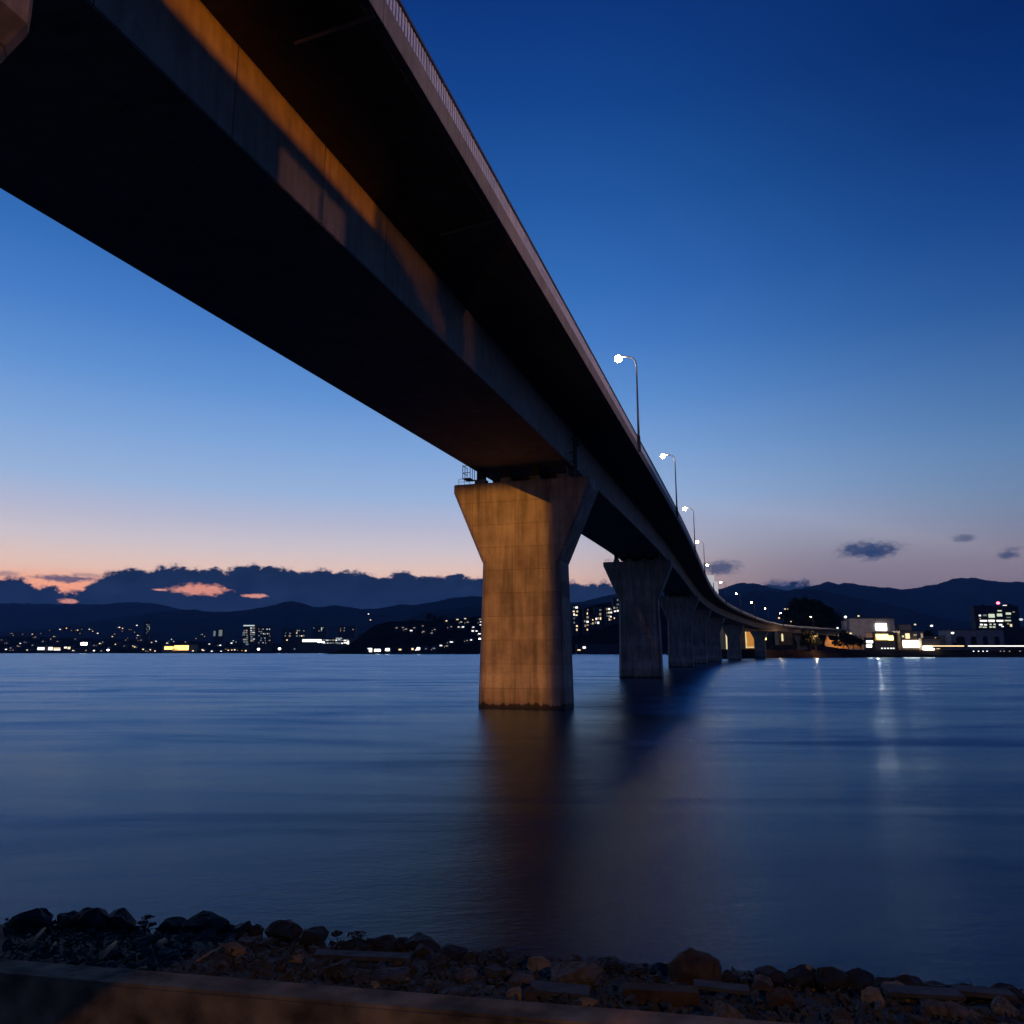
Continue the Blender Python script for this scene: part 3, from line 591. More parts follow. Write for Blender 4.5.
# glowing strips standing in for car light trails along the waterfront
for x0, x1, lab in ((932, 964, 'left piece of the glowing strip standing for car light trails on the right bank'), (968, 1030, 'right piece of the glowing strip standing for car light trails on the right bank')):
    a = at(x0, 646, 580); b = at(x1, 645.6, 580); L_ = b.x - a.x
    rr = thing('light_trail_strip', ((a.x + b.x) / 2, 580, a.z - 1.6), lab, 'light trail', 'car light trail strips')
    MB().box((0, 0, 1.6), (L_, .15, .75)).build('glowing_trail', G['warm' if x0 < 950 else 'white'], rr)
    mb = MB(); k = 0
    MB().box((0, .25, .5), (L_, .2, 1.4)).build('base_wall', M['w_dark'], rr)
for i, x in enumerate((973.5, 978.5, 983, 987, 1000.5, 1004, 1009.5, 1020)):
    lamp_post(x, 651.2, 578, 1.6, .55, 'dim' if i > 3 else 'white', 'tiny low path light below the glowing light trail strip', 'path lights on the right bank')
for i, x in enumerate((882, 885, 888, 891, 893.5)): lamp_post(x, 648.3, 578, 1.5, .7, 'white', 'tiny white path light under the yellow shop front', 'path lights under the yellow shop')
# ochre retaining wall, grey revetment wall
def wall_run(pts, Y, m, name, lab, cat='wall', th=1.5):
    mb = MB(); n = len(pts); f = [at(x, y0, Y) for x, y0, y1 in pts]; g = [at(x, y1, Y) for x, y0, y1 in pts]
    mb.v = [tuple(p) for p in f] + [tuple(p) for p in g] + [(p.x, p.y + th, p.z) for p in f] + [(p.x, p.y + th, p.z) for p in g]
    for i in range(n - 1):
        mb.f += [(i, i + 1, n + i + 1, n + i), (2 * n + i, 3 * n + i, 3 * n + i + 1, 2 * n + i + 1), (i, 2 * n + i, 2 * n + i + 1, i + 1), (n + i, n + i + 1, 3 * n + i + 1, 3 * n + i)]
    mb.f += [(0, n, 3 * n, 2 * n), (n - 1, 3 * n - 1, 4 * n - 1, 2 * n - 1)]
    return tag(mb.build(name, m), lab, cat)
wall_run([(825, 643, 645.5), (827.5, 635.5, 646.5), (830, 640, 647), (848, 641, 649), (866, 641.5, 648)], 610, M['w_och'], 'retaining_wall', 'ochre lit retaining wall on the right bank left of the booth')
wall_run([(772, 645, 655), (800, 645, 655.5), (822, 646.5, 656), (836, 648.5, 656)], 575, M['w_dark'], 'quay_wall', 'dull grey quay wall at the water under the bridge end')
# glowing openings seen between the far piers
block(725, 744, 626, 652, 560, 'building behind the sixth pier with one tall thin glowing doorway', [(726.9, 640, 2.0, 21, 'pale')], wall='w_och', name='depot_building', depth=12)
block(743.5, 757, 628, 651, 575, 'depot with a wide tall amber glowing gateway behind the seventh pier', [(749.8, 640, 7.6, 16, 'amber'), (746.2, 640, 1.3, 16, 'pale'), (750, 647.2, 8, 1.0, 'pale')], name='depot_building', wall='w_och', depth=12)
block(758, 770, 630, 651, 590, 'dark depot with one small bright yellow square window', [(763.9, 636.7, 4.4, 6.4, 'yellow')], name='depot_building', depth=12)
block(779, 792, 632, 646, 600, 'small tan lit gatehouse under the bridge end', [(782.3, 637.5, 1.6, 7, 'pale')], name='gatehouse', wall='w_och', depth=8)
# pale road sign boards standing on the far parapet
for s, w_, h_, z0, lab in ((246, 3.2, 2.4, 2.6, 'pale lit overhead road sign board on the bridge, upper left of the two'), (272, 2.4, 4.4, 1.0, 'tall narrow pale lit sign board on the bridge, lower right of the two')):
    c, t, n = frame(s); b = bp(s, ED - 1.0, EZ + .38)
    r_ = thing('road_sign', b, lab, 'road sign', 'pale sign boards on the bridge', math.atan2(n.y, n.x))
    mb = MB()
    for x in (-w_ / 2 + .3, w_ / 2 - .3): mb.tube([(x, .15, 0), (x, .15, z0 + h_)], .08, 6)
    mb.build('sign_posts' if 0 else 'sign_frame', M['steel'], r_)
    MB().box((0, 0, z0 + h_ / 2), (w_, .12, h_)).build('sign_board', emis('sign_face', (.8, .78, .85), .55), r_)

# ------------------------------------------------------------------ water
def water_mat():
    m, nt, b = nmat('water_surface'); L = nt.links
    nt.nodes.remove(b); out = [n for n in nt.nodes if n.type == 'OUTPUT_MATERIAL'][0]
    ge = N(nt, 'ShaderNodeNewGeometry')
    def nz(sx, sy, scale, det=4.0, ro=.55, dist=0.0, rot=.12):
        mp = N(nt, 'ShaderNodeMapping'); mp.inputs['Scale'].default_value = (sx, sy, 1); mp.inputs['Rotation'].default_value = (0, 0, rot)
        L.new(ge.outputs['Position'], mp.inputs[0])
        n = N(nt, 'ShaderNodeTexNoise', Scale=scale, Detail=det, Roughness=ro, Distortion=dist); L.new(mp.outputs[0], n.inputs['Vector']); return n.outputs[0]
    fine = nz(1, 2.4, 3.6, 6.0, .65, .3); mid = nz(.5, 1.5, .9, 5.0, .6, .8); big = nz(.12, .5, .30, 5.0, .6, 1.2, .05)
    swell = nz(.022, .12, 1.0, 7.0, .68, 1.2, .03); patch = nz(.05, .10, 1.0, 6.0, .65, 1.5, -.2)
    hgt = mathn(nt, 'ADD', mathn(nt, 'MULTIPLY', fine, .19), mathn(nt, 'ADD', mathn(nt, 'MULTIPLY', mid, .26), mathn(nt, 'MULTIPLY', big, .34)))
    bpn = N(nt, 'ShaderNodeBump', Strength=.24, Distance=.5); L.new(hgt, bpn.inputs['Height'])
    sw = mathn(nt, 'ADD', mathn(nt, 'MULTIPLY', swell, .65), mathn(nt, 'MULTIPLY', patch, .35))
    r = ramp(nt, sw, [(.38, (.125,) * 3), (.5, (.18,) * 3), (.62, (.27,) * 3)])
    tg = nt.nodes.new('ShaderNodeCombineXYZ'); tg.inputs[0].default_value = .12; tg.inputs[1].default_value = .99
    gl = nt.nodes.new('ShaderNodeBsdfAnisotropic'); gl.inputs['Color'].default_value = (.60, .79, .88, 1); gl.inputs['Anisotropy'].default_value = -.74
    L.new(r.outputs[0], gl.inputs['Roughness']); L.new(tg.outputs[0], gl.inputs['Tangent']); L.new(bpn.outputs[0], gl.inputs['Normal'])
    df = nt.nodes.new('ShaderNodeBsdfDiffuse'); df.inputs['Color'].default_value = (.003, .013, .035, 1)
    fr = nt.nodes.new('ShaderNodeFresnel'); fr.inputs['IOR'].default_value = 1.333
    k = mathn(nt, 'ADD', mathn(nt, 'MULTIPLY', fr.outputs[0], .84), .07, clamp=True)
    mxs = nt.nodes.new('ShaderNodeMixShader'); L.new(k, mxs.inputs[0]); L.new(df.outputs[0], mxs.inputs[1]); L.new(gl.outputs[0], mxs.inputs[2]); L.new(mxs.outputs[0], out.inputs['Surface'])
    return m
mb = MB(); W = 15800
mb.v = [(-W, -W, 0), (W, -W, 0), (W, W, 0), (-W, W, 0)]; mb.f = [(0, 1, 2, 3)]
tag(mb.build('water', water_mat()), kind='structure')
mb = MB(); mb.v = [(-W, -W, -6.2), (W, -W, -6.2), (W, W, -6.2), (-W, W, -6.2)]; mb.f = [(0, 1, 2, 3)]
tag(mb.build('seabed', M['land']), kind='structure')

# ------------------------------------------------------------------ foreground shore
A = Vector((.985, -.175, 0)); B = Vector((.175, .985, 0))
def gz(v): # shore height (world) by distance from the camera line
    t = [(5.9, 1.18), (7.0, .98), (9.0, .45), (10.7, .0), (12.5, -.5), (14, -.9)]
    if v <= t[0][0]: return t[0][1]
    for (a, b), (c, d) in zip(t, t[1:]):
        if v <= c: return b + (d - b) * (v - a) / (c - a)
    return t[-1][1]
def W2(u, v, z): p = A * u + B * v; return Vector((p.x, p.y, z))
def on_shore(x, y, lift=0):
    d = ray(x, y); best = None
    for k in range(400):
        v = 5.5 + k * .02
        t = v / (d.x * B.x + d.y * B.y); z = CAM_H + d.z * t
        if z <= gz(v) + lift: return d.x * t * A.x + d.y * t * A.y, v
    return d.x * t * A.x + d.y * t * A.y, v
shore_m = plain('shore_grit', (.03, .027, .025), .9, 0, .5, 9, .6)
mb = MB(); us = [u * .25 - 22 for u in range(177)]; vs_ = [5.7 + k * .22 for k in range(36)]
for v in vs_:
    for u in us: mb.v.append(tuple(W2(u, v, gz(v) + .07 * noise.noise(Vector((u * 1.6, v * 1.6, 0))) + .03 * noise.noise(Vector((u * 6, v * 6, 3))))))
n = len(us)
for j in range(len(vs_) - 1):
    for i in range(n - 1): mb.f.append((j * n + i, j * n + i + 1, (j + 1) * n + i + 1, (j + 1) * n + i))
tag(mb.build('shore_ground', shore_m, None, True), kind='structure')
mb = MB(); mb.v = [tuple(W2(u, v, .93)) for u, v in ((-40, -30), (40, -30), (40, 5.5), (-40, 5.5))]; mb.f = [(0, 1, 2, 3)]
tag(mb.build('path', plain('path_gravel', (.09, .08, .07), .95, 0, .3, 4, .4)), kind='structure')
# low seawall: lit face towards the camera, coping on top
M['seawall'] = plain('seawall_concrete', (.17, .12, .075), .9, 0, .7, 3.5, 1.0)
sw = thing('seawall', W2(0, 5.7, 0), 'low weathered concrete seawall along the bottom edge in front of the rocks', 'wall', None, math.atan2(A.y, A.x))
MB().box((0, -.11, .8), (60, .27, 1.6)).build('wall', M['seawall'], sw, bevel=.02)
# rocks
def rock_mesh(name, seed, dims, npts=16, m=None, rough=.0):
    r_ = random.Random(seed); bm = bmesh.new()
    for _ in range(npts):
        d = Vector((r_.gauss(0, 1), r_.gauss(0, 1), r_.gauss(0, 1))).normalized() * r_.uniform(.82, 1.0)
        bm.verts.new((d.x * dims[0] / 2, d.y * dims[1] / 2, d.z * dims[2] / 2))
    res = bmesh.ops.convex_hull(bm, input=bm.verts)
    bmesh.ops.delete(bm, geom=[g for g in res['geom_interior'] if isinstance(g, bmesh.types.BMVert)], context='VERTS')
    bmesh.ops.bevel(bm, geom=list(bm.edges), offset=min(dims) * .05, segments=1, affect='EDGES', clamp_overlap=True)
    bmesh.ops.triangulate(bm, faces=bm.faces); bm.normal_update(); bmesh.ops.subdivide_edges(bm, edges=list(bm.edges), cuts=2)
    for v in bm.verts:
        k = noise.noise(v.co * (3.2 / max(dims)) * 1.5 + Vector((seed, 0, 0))) * .06 + noise.noise(v.co * (9 / max(dims)) + Vector((0, seed, 0))) * .025
        v.co += v.normal * (k * .8 + noise.noise(v.co * (22 / max(dims))) * .012) * max(dims)
    me = bpy.data.meshes.new(name); bm.to_mesh(me); bm.free(); me.materials.append(m); return me
rk = dict(black=plain('wet_black_rock', (.018, .018, .019), .75, 0, .5, 6, .6), dark=plain('dark_rock', (.05, .047, .045), .85, 0, .5, 7, .6),
          grey=plain('grey_rubble', (.13, .115, .10), .9, 0, .6, 8, .6), tan=plain('tan_stone', (.22, .155, .095), .9, 0, .4, 8, .5),
          mauve=plain('mauve_granite', (.11, .088, .076), .9, 0, .55, 10, .6), rust=plain('rusty_brown_rock', (.06, .036, .022), .9, 0, .5, 6, .6),
          slate=plain('slate_slab', (.055, .056, .062), .8, 0, .35, 5, .5), wood=plain('driftwood', (.30, .18, .09), .8, 0, .4, 12, .4), moss=plain('olive_weed', (.05, .05, .02), .9, 0, .5, 12, .3))
def rock(px, py_base, wpx, hpx, kind, label, cat='rock', group=None, seed=0, name='boulder', depth=.8, rz=None, tilt=.15):
    u, v = on_shore(px, py_base); p = W2(u, v, gz(v)); dist = p.length; sc = (p - Vector((0, 0, CAM_H))).length / F
    w, h = wpx * sc * 1.15, hpx * sc * .86
    me = rock_mesh(name, seed, (w, w * depth, h * 1.35), 24, rk[kind])
    o = bpy.data.objects.new(name, me); COL.objects.link(o); o.location = (p.x, p.y + w * depth * .3, p.z + h * .40)
    r_ = random.Random(seed); o.rotation_euler = (r_.uniform(-tilt, tilt), r_.uniform(-tilt, tilt), r_.uniform(-.3, .3) if rz is None else rz)
    return tag(o, label, cat, group)
row = [(22, 934, 34, 15), (36, 928, 16, 14), (62, 930, 24, 12), (84, 934, 30, 20), (115, 935, 26, 20), (170, 934, 24, 12), (200, 937, 38, 17), (226, 937, 16, 11), (238, 939, 18, 15), (254, 940, 14, 12), (281, 945, 36, 18), (311, 951, 28, 18), (340, 956, 16, 12), (352, 958, 28, 14), (383, 956, 24, 16), (402, 955, 18, 14), (421, 957, 30, 18), (451, 963, 30, 14), (476, 962, 18, 8), (493, 966, 16, 8), (612, 974, 24, 11), (636, 977, 20, 9), (660, 978, 22, 10), (730, 984, 18, 9), (748, 986, 16, 7), (774, 990, 26, 16), (808, 991, 30, 17), (838, 994, 30, 20), (865, 996, 28, 18), (892, 1000, 24, 15), (911, 1001, 24, 20), (942, 1002, 28, 12), (966, 1003, 24, 11), (990, 1004, 26, 10), (1012, 1005, 24, 12)]
desc = ['broad rounded black boulder at the far left of the waterline row', 'small black boulder tucked behind the far left one', 'low black boulder in the gap right of the leftmost pair', 'tall peaked black boulder, second big one from the left', 'blocky black boulder left of the small umbel weed', 'low pointed black boulder right of the leftmost weed', 'wide flat-topped black boulder with steep right side', 'small black boulder right of the wide flat-topped one', 'black boulder with a slanted crown, left of a small knob', 'small black knob of rock in the waterline row', 'wide black boulder left of the square one', 'square-cut black block left of the umbel weeds', 'small black rock at the foot of the umbel weeds', 'low black rock under the two umbel weeds', 'black boulder just right of the umbel weeds', 'narrow black boulder, third right of the umbel weeds', 'large black boulder with a steep right face near the pier reflection', 'low black boulder at the left edge of the pier reflection', 'small low rock inside the dark pier reflection', 'tiny low rock in the middle of the dark pier reflection', 'small black rock under the glitter patch', 'flat black rock right of the glitter patch', 'low black rock left of the big rusty boulder', 'small black rock right of the big rusty boulder', 'tiny low black rock, second right of the rusty boulder', 'pointed black boulder, third right of the rusty boulder', 'round black boulder behind the upright stick', 'broad black boulder right of the upright stick', 'black boulder with a sloping top on the right shore', 'low black rock before the small post on the right', 'black boulder beside the small post on the right', 'low dark rock near the right picture edge, leftmost of four', 'low dark rock near the right edge, second of four', 'low dark rock near the right edge, third of four', 'low dark rock cut by the right picture edge']
for i, (x, y, w, h) in enumerate(row):
    rock(x, y, w, h, 'black', desc[i], group='black boulders along the waterline', seed=20 + i)
rock(700, 992, 48, 30, 'rust', 'big rusty brown boulder right of the glitter on the water', seed=70)
rock(540, 976, 24, 14, 'tan', 'pale tan angular stone catching warm light near the pier reflection', seed=71, name='stone')
rock(577, 992, 46, 22, 'mauve', 'large mauve grey speckled granite boulder in the rubble', seed=72)
rock(521, 990, 24, 12, 'mauve', 'mauve stone left of the large speckled granite boulder', seed=73, name='stone')
rock(516, 1003, 18, 11, 'tan', 'brown stone on the seawall edge under the mauve stone', seed=74, name='stone')
rock(531, 1007, 20, 14, 'rust', 'rounded brown stone right at the seawall edge', seed=75, name='stone')
rock(590, 1011, 20, 8, 'tan', 'small golden stone lying at the seawall edge', seed=76, name='stone')
rock(633, 1003, 16, 10, 'rust', 'warm brown stone left end of the brick-like slab', seed=77, name='stone')
rock(878, 1010, 22, 14, 'tan', 'round pale brown stone on the right shore', seed=78, name='stone')
rock(786, 1016, 24, 20, 'rust', 'pointed rusty stone low on the right', seed=79, name='stone')
rock(940, 1020, 24, 12, 'mauve', 'speckled grey stone near the bottom right', seed=80, name='stone')
rock(961, 1022, 20, 12, 'mauve', 'brownish speckled stone rightmost by the bottom edge', seed=81, name='stone')
rock(294, 966, 16, 9, 'tan', 'tan stone glowing warm beneath the square black block', seed=82, name='stone')
rock(299, 958, 12, 6, 'grey', 'small pale grey stone above the warm tan stone', seed=83, name='stone')
rock(233, 957, 22, 10, 'tan', 'flat tan stone below the black boulder row on the left', seed=84, name='stone', depth=.6)
rock(243, 946, 18, 5, 'mauve', 'flat pale mauve stone just under the black boulders', seed=85, name='stone')
rock(388, 989, 34, 14, 'slate', 'blue grey slab-like stone in the rubble centre left', seed=86, name='stone')
rock(404, 987, 10, 8, 'tan', 'small orange stone right of the blue grey slab stone', seed=87, name='stone')
rock(373, 993, 12, 8, 'tan', 'small tan stone left of the blue grey slab stone', seed=88, name='stone')
rock(468, 984, 20, 10, 'mauve', 'reddish angular stone below the pier reflection', seed=89, name='stone')
rock(450, 1001, 26, 8, 'slate', 'flat slate stone on the seawall edge', seed=90, name='stone')
rock(742, 1000, 16, 12, 'grey', 'grey curved stone right of the rusty boulder', seed=91, name='stone')
rock(764, 1004, 20, 18, 'rust', 'dark rusty stone below the right boulder row', seed=92, name='stone')
def slab(px, py, wpx, dpx, th, kind, label, cat, name, rz=0, tilt=0, lift=.05):
    u, v = on_shore(px, py); p = W2(u, v, gz(v)); sc = (p - Vector((0, 0, CAM_H))).length / F
    Mx = Matrix.Rotation(rz, 3, 'Z') @ Matrix.Rotation(tilt, 3, 'Y')
    mb = MB(); mb.box((0, 0, 0), (wpx * sc, dpx * sc, th), M=Mx); o = mb.build(name, rk[kind], None, bevel=.008)
    o.location = (p.x, p.y, p.z + lift + th / 2)
    return tag(o, label, cat)
slab(362, 966, 82, 13, .045, 'slate', 'long flat blue grey slab lying across the rubble', 'slab', 'stone_slab', -.05, .02, .08)
slab(661, 1008, 62, 15, .13, 'rust', 'reddish brown block with a pale top at the seawall edge', 'block', 'concrete_block', -.12, .0, .04)
slab(722, 1007, 44, 14, .035, 'slate', 'thin slate slab resting right of the reddish brown block', 'slab', 'stone_slab', -.2, .03, .15)
slab(560, 1002, 50, 20, .04, 'slate', 'thin slate slab below the speckled granite boulder', 'slab', 'stone_slab', -.15, .02, .08)
slab(924, 1008, 56, 16, .04, 'slate', 'wide pale slate slab on the right shore', 'slab', 'stone_slab', -.1, .02, .12)
slab(985, 1006, 42, 12, .05, 'slate', 'narrow slate slab near the right picture edge', 'slab', 'stone_slab', -.1, .05, .1)
def stick(x0, y0, x1, y1, r_, label, lift=.06, kind='wood'):
    a = W2(*on_shore(x0, y0), 0); b = W2(*on_shore(x1, y1), 0)
    va = on_shore(x0, y0)[1]; vb = on_shore(x1, y1)[1]
    a.z = gz(va) + lift; b.z = gz(vb) + lift + .03
    mb = MB(); mid = (a + b) / 2 + Vector((.01, 0, .012)); mb.tube([a, mid, b], [r_, r_ * 1.1, r_ * .7], 7)
    return tag(mb.build('driftwood_stick', rk[kind], None, True), label, 'stick')
stick(28, 952, 44, 936, .022, 'pale driftwood stick leaning up under the leftmost boulders')
stick(48, 959, 55, 951, .014, 'short thin driftwood stick, second from the left')
stick(99, 966, 115, 951, .03, 'thick orange brown driftwood stick slanting on the left rubble')
stick(154, 954, 164, 948, .03, 'short stubby piece of driftwood below the leftmost weed')
stick(128, 981, 146, 978, .012, 'thin pale stick lying flat behind the seawall')
stick(196, 968, 222, 955, .012, 'thin grey stick slanting toward the flat tan stone')
def post(px, py, hpx, r_, label):
    u, v = on_shore(px, py); p = W2(u, v, gz(v)); sc = (p - Vector((0, 0, CAM_H))).length / F
    mb = MB(); mb.tube([p - Vector((0, 0, .1)), p + Vector((-.01, 0, hpx * sc * .6)), p + Vector((-.03, .02, hpx * sc))], [r_, r_ * .9, r_ * 1.1], 8)
    tag(mb.build('wooden_stake', rk['wood'], None, True), label, 'stake')
post(813, 990, 17, .028, 'pale upright wooden stake before the round black boulder')
post(910, 998, 16, .02, 'small upright wooden stake on the right shore')
def weed(px, py, hpx, heads, label):
    u, v = on_shore(px, py); p = W2(u, v, gz(v)); sc = (p - Vector((0, 0, CAM_H))).length / F
    root = thing('umbel_weed', p, label, 'plant', 'umbel weeds among the boulders')
    st = MB(); hd = MB(); r_ = random.Random(int(px))
    for dx, hh, ww in heads:
        top = Vector((dx * sc, 0, hpx * sc * hh)); st.tube([(0, 0, 0), (dx * sc * .3, 0, top.z * .55), top], [.008, .006, .004], 5)
        for k in range(60):
            a = r_.uniform(0, 6.28); q = ww * sc * .5 * r_.random() ** .5
            c = top + Vector((math.cos(a) * q, math.sin(a) * q, r_.uniform(-.01, .02) - q * .12))
            hd.ball(c, (.014, .014, .009), 5, 3)
    st.build('stems', rk['moss'], root); hd.build('flower_heads', rk['black'], root)
weed(145, 936, 14, [(-3, .7, 8), (1, 1, 9), (5, .6, 6)], 'small bushy weed between black boulders on the left')
weed(338, 958, 18, [(-2, 1.05, 10), (3, .6, 5)], 'thin weed with one flat flower head left of centre left')
weed(356, 960, 20, [(0, 1.0, 16), (6, .5, 5)], 'weed with the widest flat flower head among the boulders')
weed(370, 962, 18, [(-1, .9, 10), (-5, .6, 6)], 'weed with drooping flower head rightmost of the group')
# rubble: individual stones in plain groups, gravel as one mass
r3 = random.Random(99)
protos = {k: [rock_mesh('rubble_stone', 500 + 20 * j + i, (1, r3.uniform(.6, 1), r3.uniform(.45, .75)), 14, rk[k]) for i in range(4)] for j, k in enumerate(('grey', 'dark', 'mauve', 'rust', 'slate', 'tan'))}
cnt = 0; LAB = dict(grey='small dull grey rubble stone lying in the shore rocks behind the seawall', dark='small near-black rubble stone lying in the shore rocks behind the seawall', mauve='small mauve grey rubble stone lying in the shore rocks behind the seawall', rust='small rust brown rubble stone lying in the shore rocks behind the seawall', slate='small slate blue rubble stone lying in the shore rocks behind the seawall', tan='small tan rubble stone catching warm light behind the seawall')
for i in range(46):
    u, v = r3.uniform(-8, 7), r3.uniform(9.9, 10.65); s_ = r3.uniform(.16, .42)
    o = bpy.data.objects.new('rubble_stone', r3.choice(protos['dark'])); COL.objects.link(o)
    o.location = W2(u, v, gz(v) + s_ * .1); o.scale = (s_, s_, s_ * r3.uniform(.6, 1)); o.rotation_euler = (r3.uniform(-.5, .5), r3.uniform(-.5, .5), r3.uniform(0, 6.28))
    tag(o, 'small near-black stone wedged between the black boulders at the waterline', 'stone', 'dark stones wedged along the waterline')
for i in range(245):
    v = 5.85 + (r3.random() ** 1.1) * 4.7; u = r3.uniform(-.72, .66) * v * 1.02
    if v > 10.4 and r3.random() < .5: continue
    k = r3.choice(['grey', 'grey', 'dark', 'dark', 'dark', 'mauve', 'rust', 'slate', 'tan'] if u > -1.5 else ['grey', 'dark', 'dark', 'dark', 'dark', 'slate', 'mauve'])
    s_ = .07 + .33 * r3.random() ** 1.6
    o = bpy.data.objects.new('rubble_stone', r3.choice(protos[k])); COL.objects.link(o)
    o.location = W2(u, v, gz(v) + s_ * r3.uniform(.05, .22)); o.scale = (s_, s_, s_); o.rotation_euler = (r3.uniform(-.5, .5), r3.uniform(-.5, .5), r3.uniform(0, 6.28))
    tag(o, LAB[k], 'stone', k + ' rubble stones on the shore')
gb = bmesh.new()
mbg = MB()
for i in range(9000):
    v = 5.75 + r3.random() * 5.1; u = r3.uniform(-.9, .85) * v
    s_ = .012 + .06 * r3.random() ** 2; c = W2(u, v, gz(v) + s_ * .5 + .02)
    q = [c + Vector((r3.uniform(-1, 1), r3.uniform(-1, 1), r3.uniform(-.8, .8))).normalized() * s_ * r3.uniform(.7, 1.2) for _ in range(5)]
    mbg.add(q, [(0, 1, 2), (0, 2, 3), (0, 3, 1), (4, 2, 1), (4, 3, 2), (4, 1, 3)])
gb.free()
tag(mbg.build('gravel', rk['dark']), 'loose gravel and chips between the shore rocks', 'gravel', None, 'stuff')

# ------------------------------------------------------------------ unseen lights: lamps, added fills and light-shaping plates
def BR(s, L, zrel): # bridge-based point, zrel measured as in the notes (from the camera height), following the grade
    return H * s + NN * L + Vector((0, 0, CAM_H + zrel))
def spot(name, loc, target, power, col, size_deg, blend, radius):
    l = bpy.data.lights.new(name, 'SPOT'); l.energy = power; l.color = col; l.spot_size = R(size_deg); l.spot_blend = blend; l.shadow_soft_size = radius
    o = bpy.data.objects.new(name, l); COL.objects.link(o); o.location = loc
    o.rotation_euler = (Vector(target) - Vector(loc)).to_track_quat('-Z', 'Y').to_euler(); return o
def masked(loc, axis_u, axis_v, out, dist, holes, ext, name, label):
    """added light-shaping black plate `dist` in front of a lamp; axis_u/axis_v span the plate; holes = (u0,u1,v0,v1) openings"""
    us_ = sorted({-ext, ext, *[h for q in holes for h in q[:2]]}); vv = sorted({-ext, ext, *[h for q in holes for h in q[2:]]})
    mb = MB(); c0 = Vector(loc) + out * dist; T = .004
    for i in range(len(us_) - 1):
        for j in range(len(vv) - 1):
            cu, cv = (us_[i] + us_[i + 1]) / 2, (vv[j] + vv[j + 1]) / 2
            if any(h[0] < cu < h[1] and h[2] < cv < h[3] for h in holes): continue
            q = [c0 + axis_u * a + axis_v * b for a, b in ((us_[i], vv[j]), (us_[i + 1], vv[j]), (us_[i + 1], vv[j + 1]), (us_[i], vv[j + 1]))]
            q2 = [p + out * T for p in q]
            mb.add(q + q2, [(0, 1, 2, 3), (7, 6, 5, 4), (0, 4, 5, 1), (1, 5, 6, 2), (2, 6, 7, 3), (3, 7, 4, 0)])
    o = mb.build(name, M['black']); return tag(o, label, 'floodlight')
GR = (H + Vector((0, 0, .0267))).normalized()
SOD = (1.0, .50, .13)
# A: sodium flood on the left bank aimed at the first pier in the water
la = BR(14, -24.5, 15.4)
spot('sodium_floodlight', la, BR(53, -16.5, 4), 48000, (1.0, .345, .025), 62, .1, .013)
masked(la, NN, Vector((0, 0, 1)), H, 1.0, [(.152, .284, -.497, -.223)] + [(.152 - .061 * (k + .15) / 12, .284, -.223 + .133 * k / 12, -.223 + .133 * (k + 1) / 12) for k in range(12)] + [(.090, .284, -.09, -.080)], 2.0, 'light_shaping_plate', 'added black plate cutting the light to the outline of the orange lit pier')  # added plate trims the beam to the pier outline
spot('unseen_sodium_light', BR(16, -27, 9.5), BR(53, -13, 5), 1900, (1.0, .40, .10), 34, .5, .1)  # weak fill added to soften the dark side of the pier
# B: added spots on the right, plate slots draw the lit band on the girder web
def web_sz(x, y):
    d = ray(x, y); t = -11.8 / (d.x * NN.x + d.y * NN.y); s_ = t * (d.x * H.x + d.y * H.y)
    return s_, d.z * t - .0267 * s_
def added_web_spot(s, L, zp, power, col, radius, dist, rects, nm):
    loc = BR(s, L, zp + .0267 * s); spot('added_amber_spot', loc, BR(s, -11.8, zp + .0267 * s), power, col, 110, .05, radius)
    k = dist / (L + 11.8); hs = [((a - s) * k, (b - s) * k, (c - zp) * k, (d - zp) * k) for a, b, c, d in rects]
    masked(loc, GR, Vector((0, 0, 1)), -NN, dist, hs, 1.6, 'light_shaping_plate', nm)  # added plate, its openings shape the lit band and patches
p1 = web_sz(279, 175)[0]; p2 = web_sz(345, 240)[0]; e1 = web_sz(376, 212)[0]; g1 = web_sz(322, 200)[0]
added_web_spot(8, 8, 14.95, 9500, (1.0, .25, .0), .011, 1.0, [(-12, e1, 14.25, 15.215)], 'added black plate cutting the orange band of light along the top of the girder')
q = [web_sz(x, 290)[0] for x in (376, 396, 404, 418, 433, 436, 446)]
added_web_spot(14, 8, 14.9, 2300, (1.0, .30, .02), .022, .9, [(q[0], q[1], 14.45, 15.21), (q[1], q[2], 14.2, 15.21), (q[2], q[5], 13.9, 15.21), (q[3], q[4], 13.25, 13.75), (q[5], q[6], 12.6, 13.55)], 'added black plate cutting the dim patches of light further along the girder')
added_web_spot(5.5 - 5, 11, 13.4, 4600, (1.0, .38, .17), .008, 1.2, [(4.0, 8.6, 8.0, 11.6), (p1, g1 - .06, 12.0, 13.62), (g1 + .06, p2, 12.0, 13.62)], 'added black plate cutting the square patch of light on the lower girder')
# C: unseen light added on the right at deck height for parapet and balusters
lc = BR(34, 26, 16.3 + .0267 * 34)
spot('unseen_parapet_light', lc, BR(34, -8, 17.2), 15000, (1.0, .58, .47), 104, .25, .004)
masked(lc, GR, Vector((0, 0, 1)), -NN, 1.0, [(-1.25, 1.25, -.0235, 1.25)], 1.8, 'light_shaping_plate', 'added black plate keeping the deck height light off the girder web')  # added plate holds this light above the web
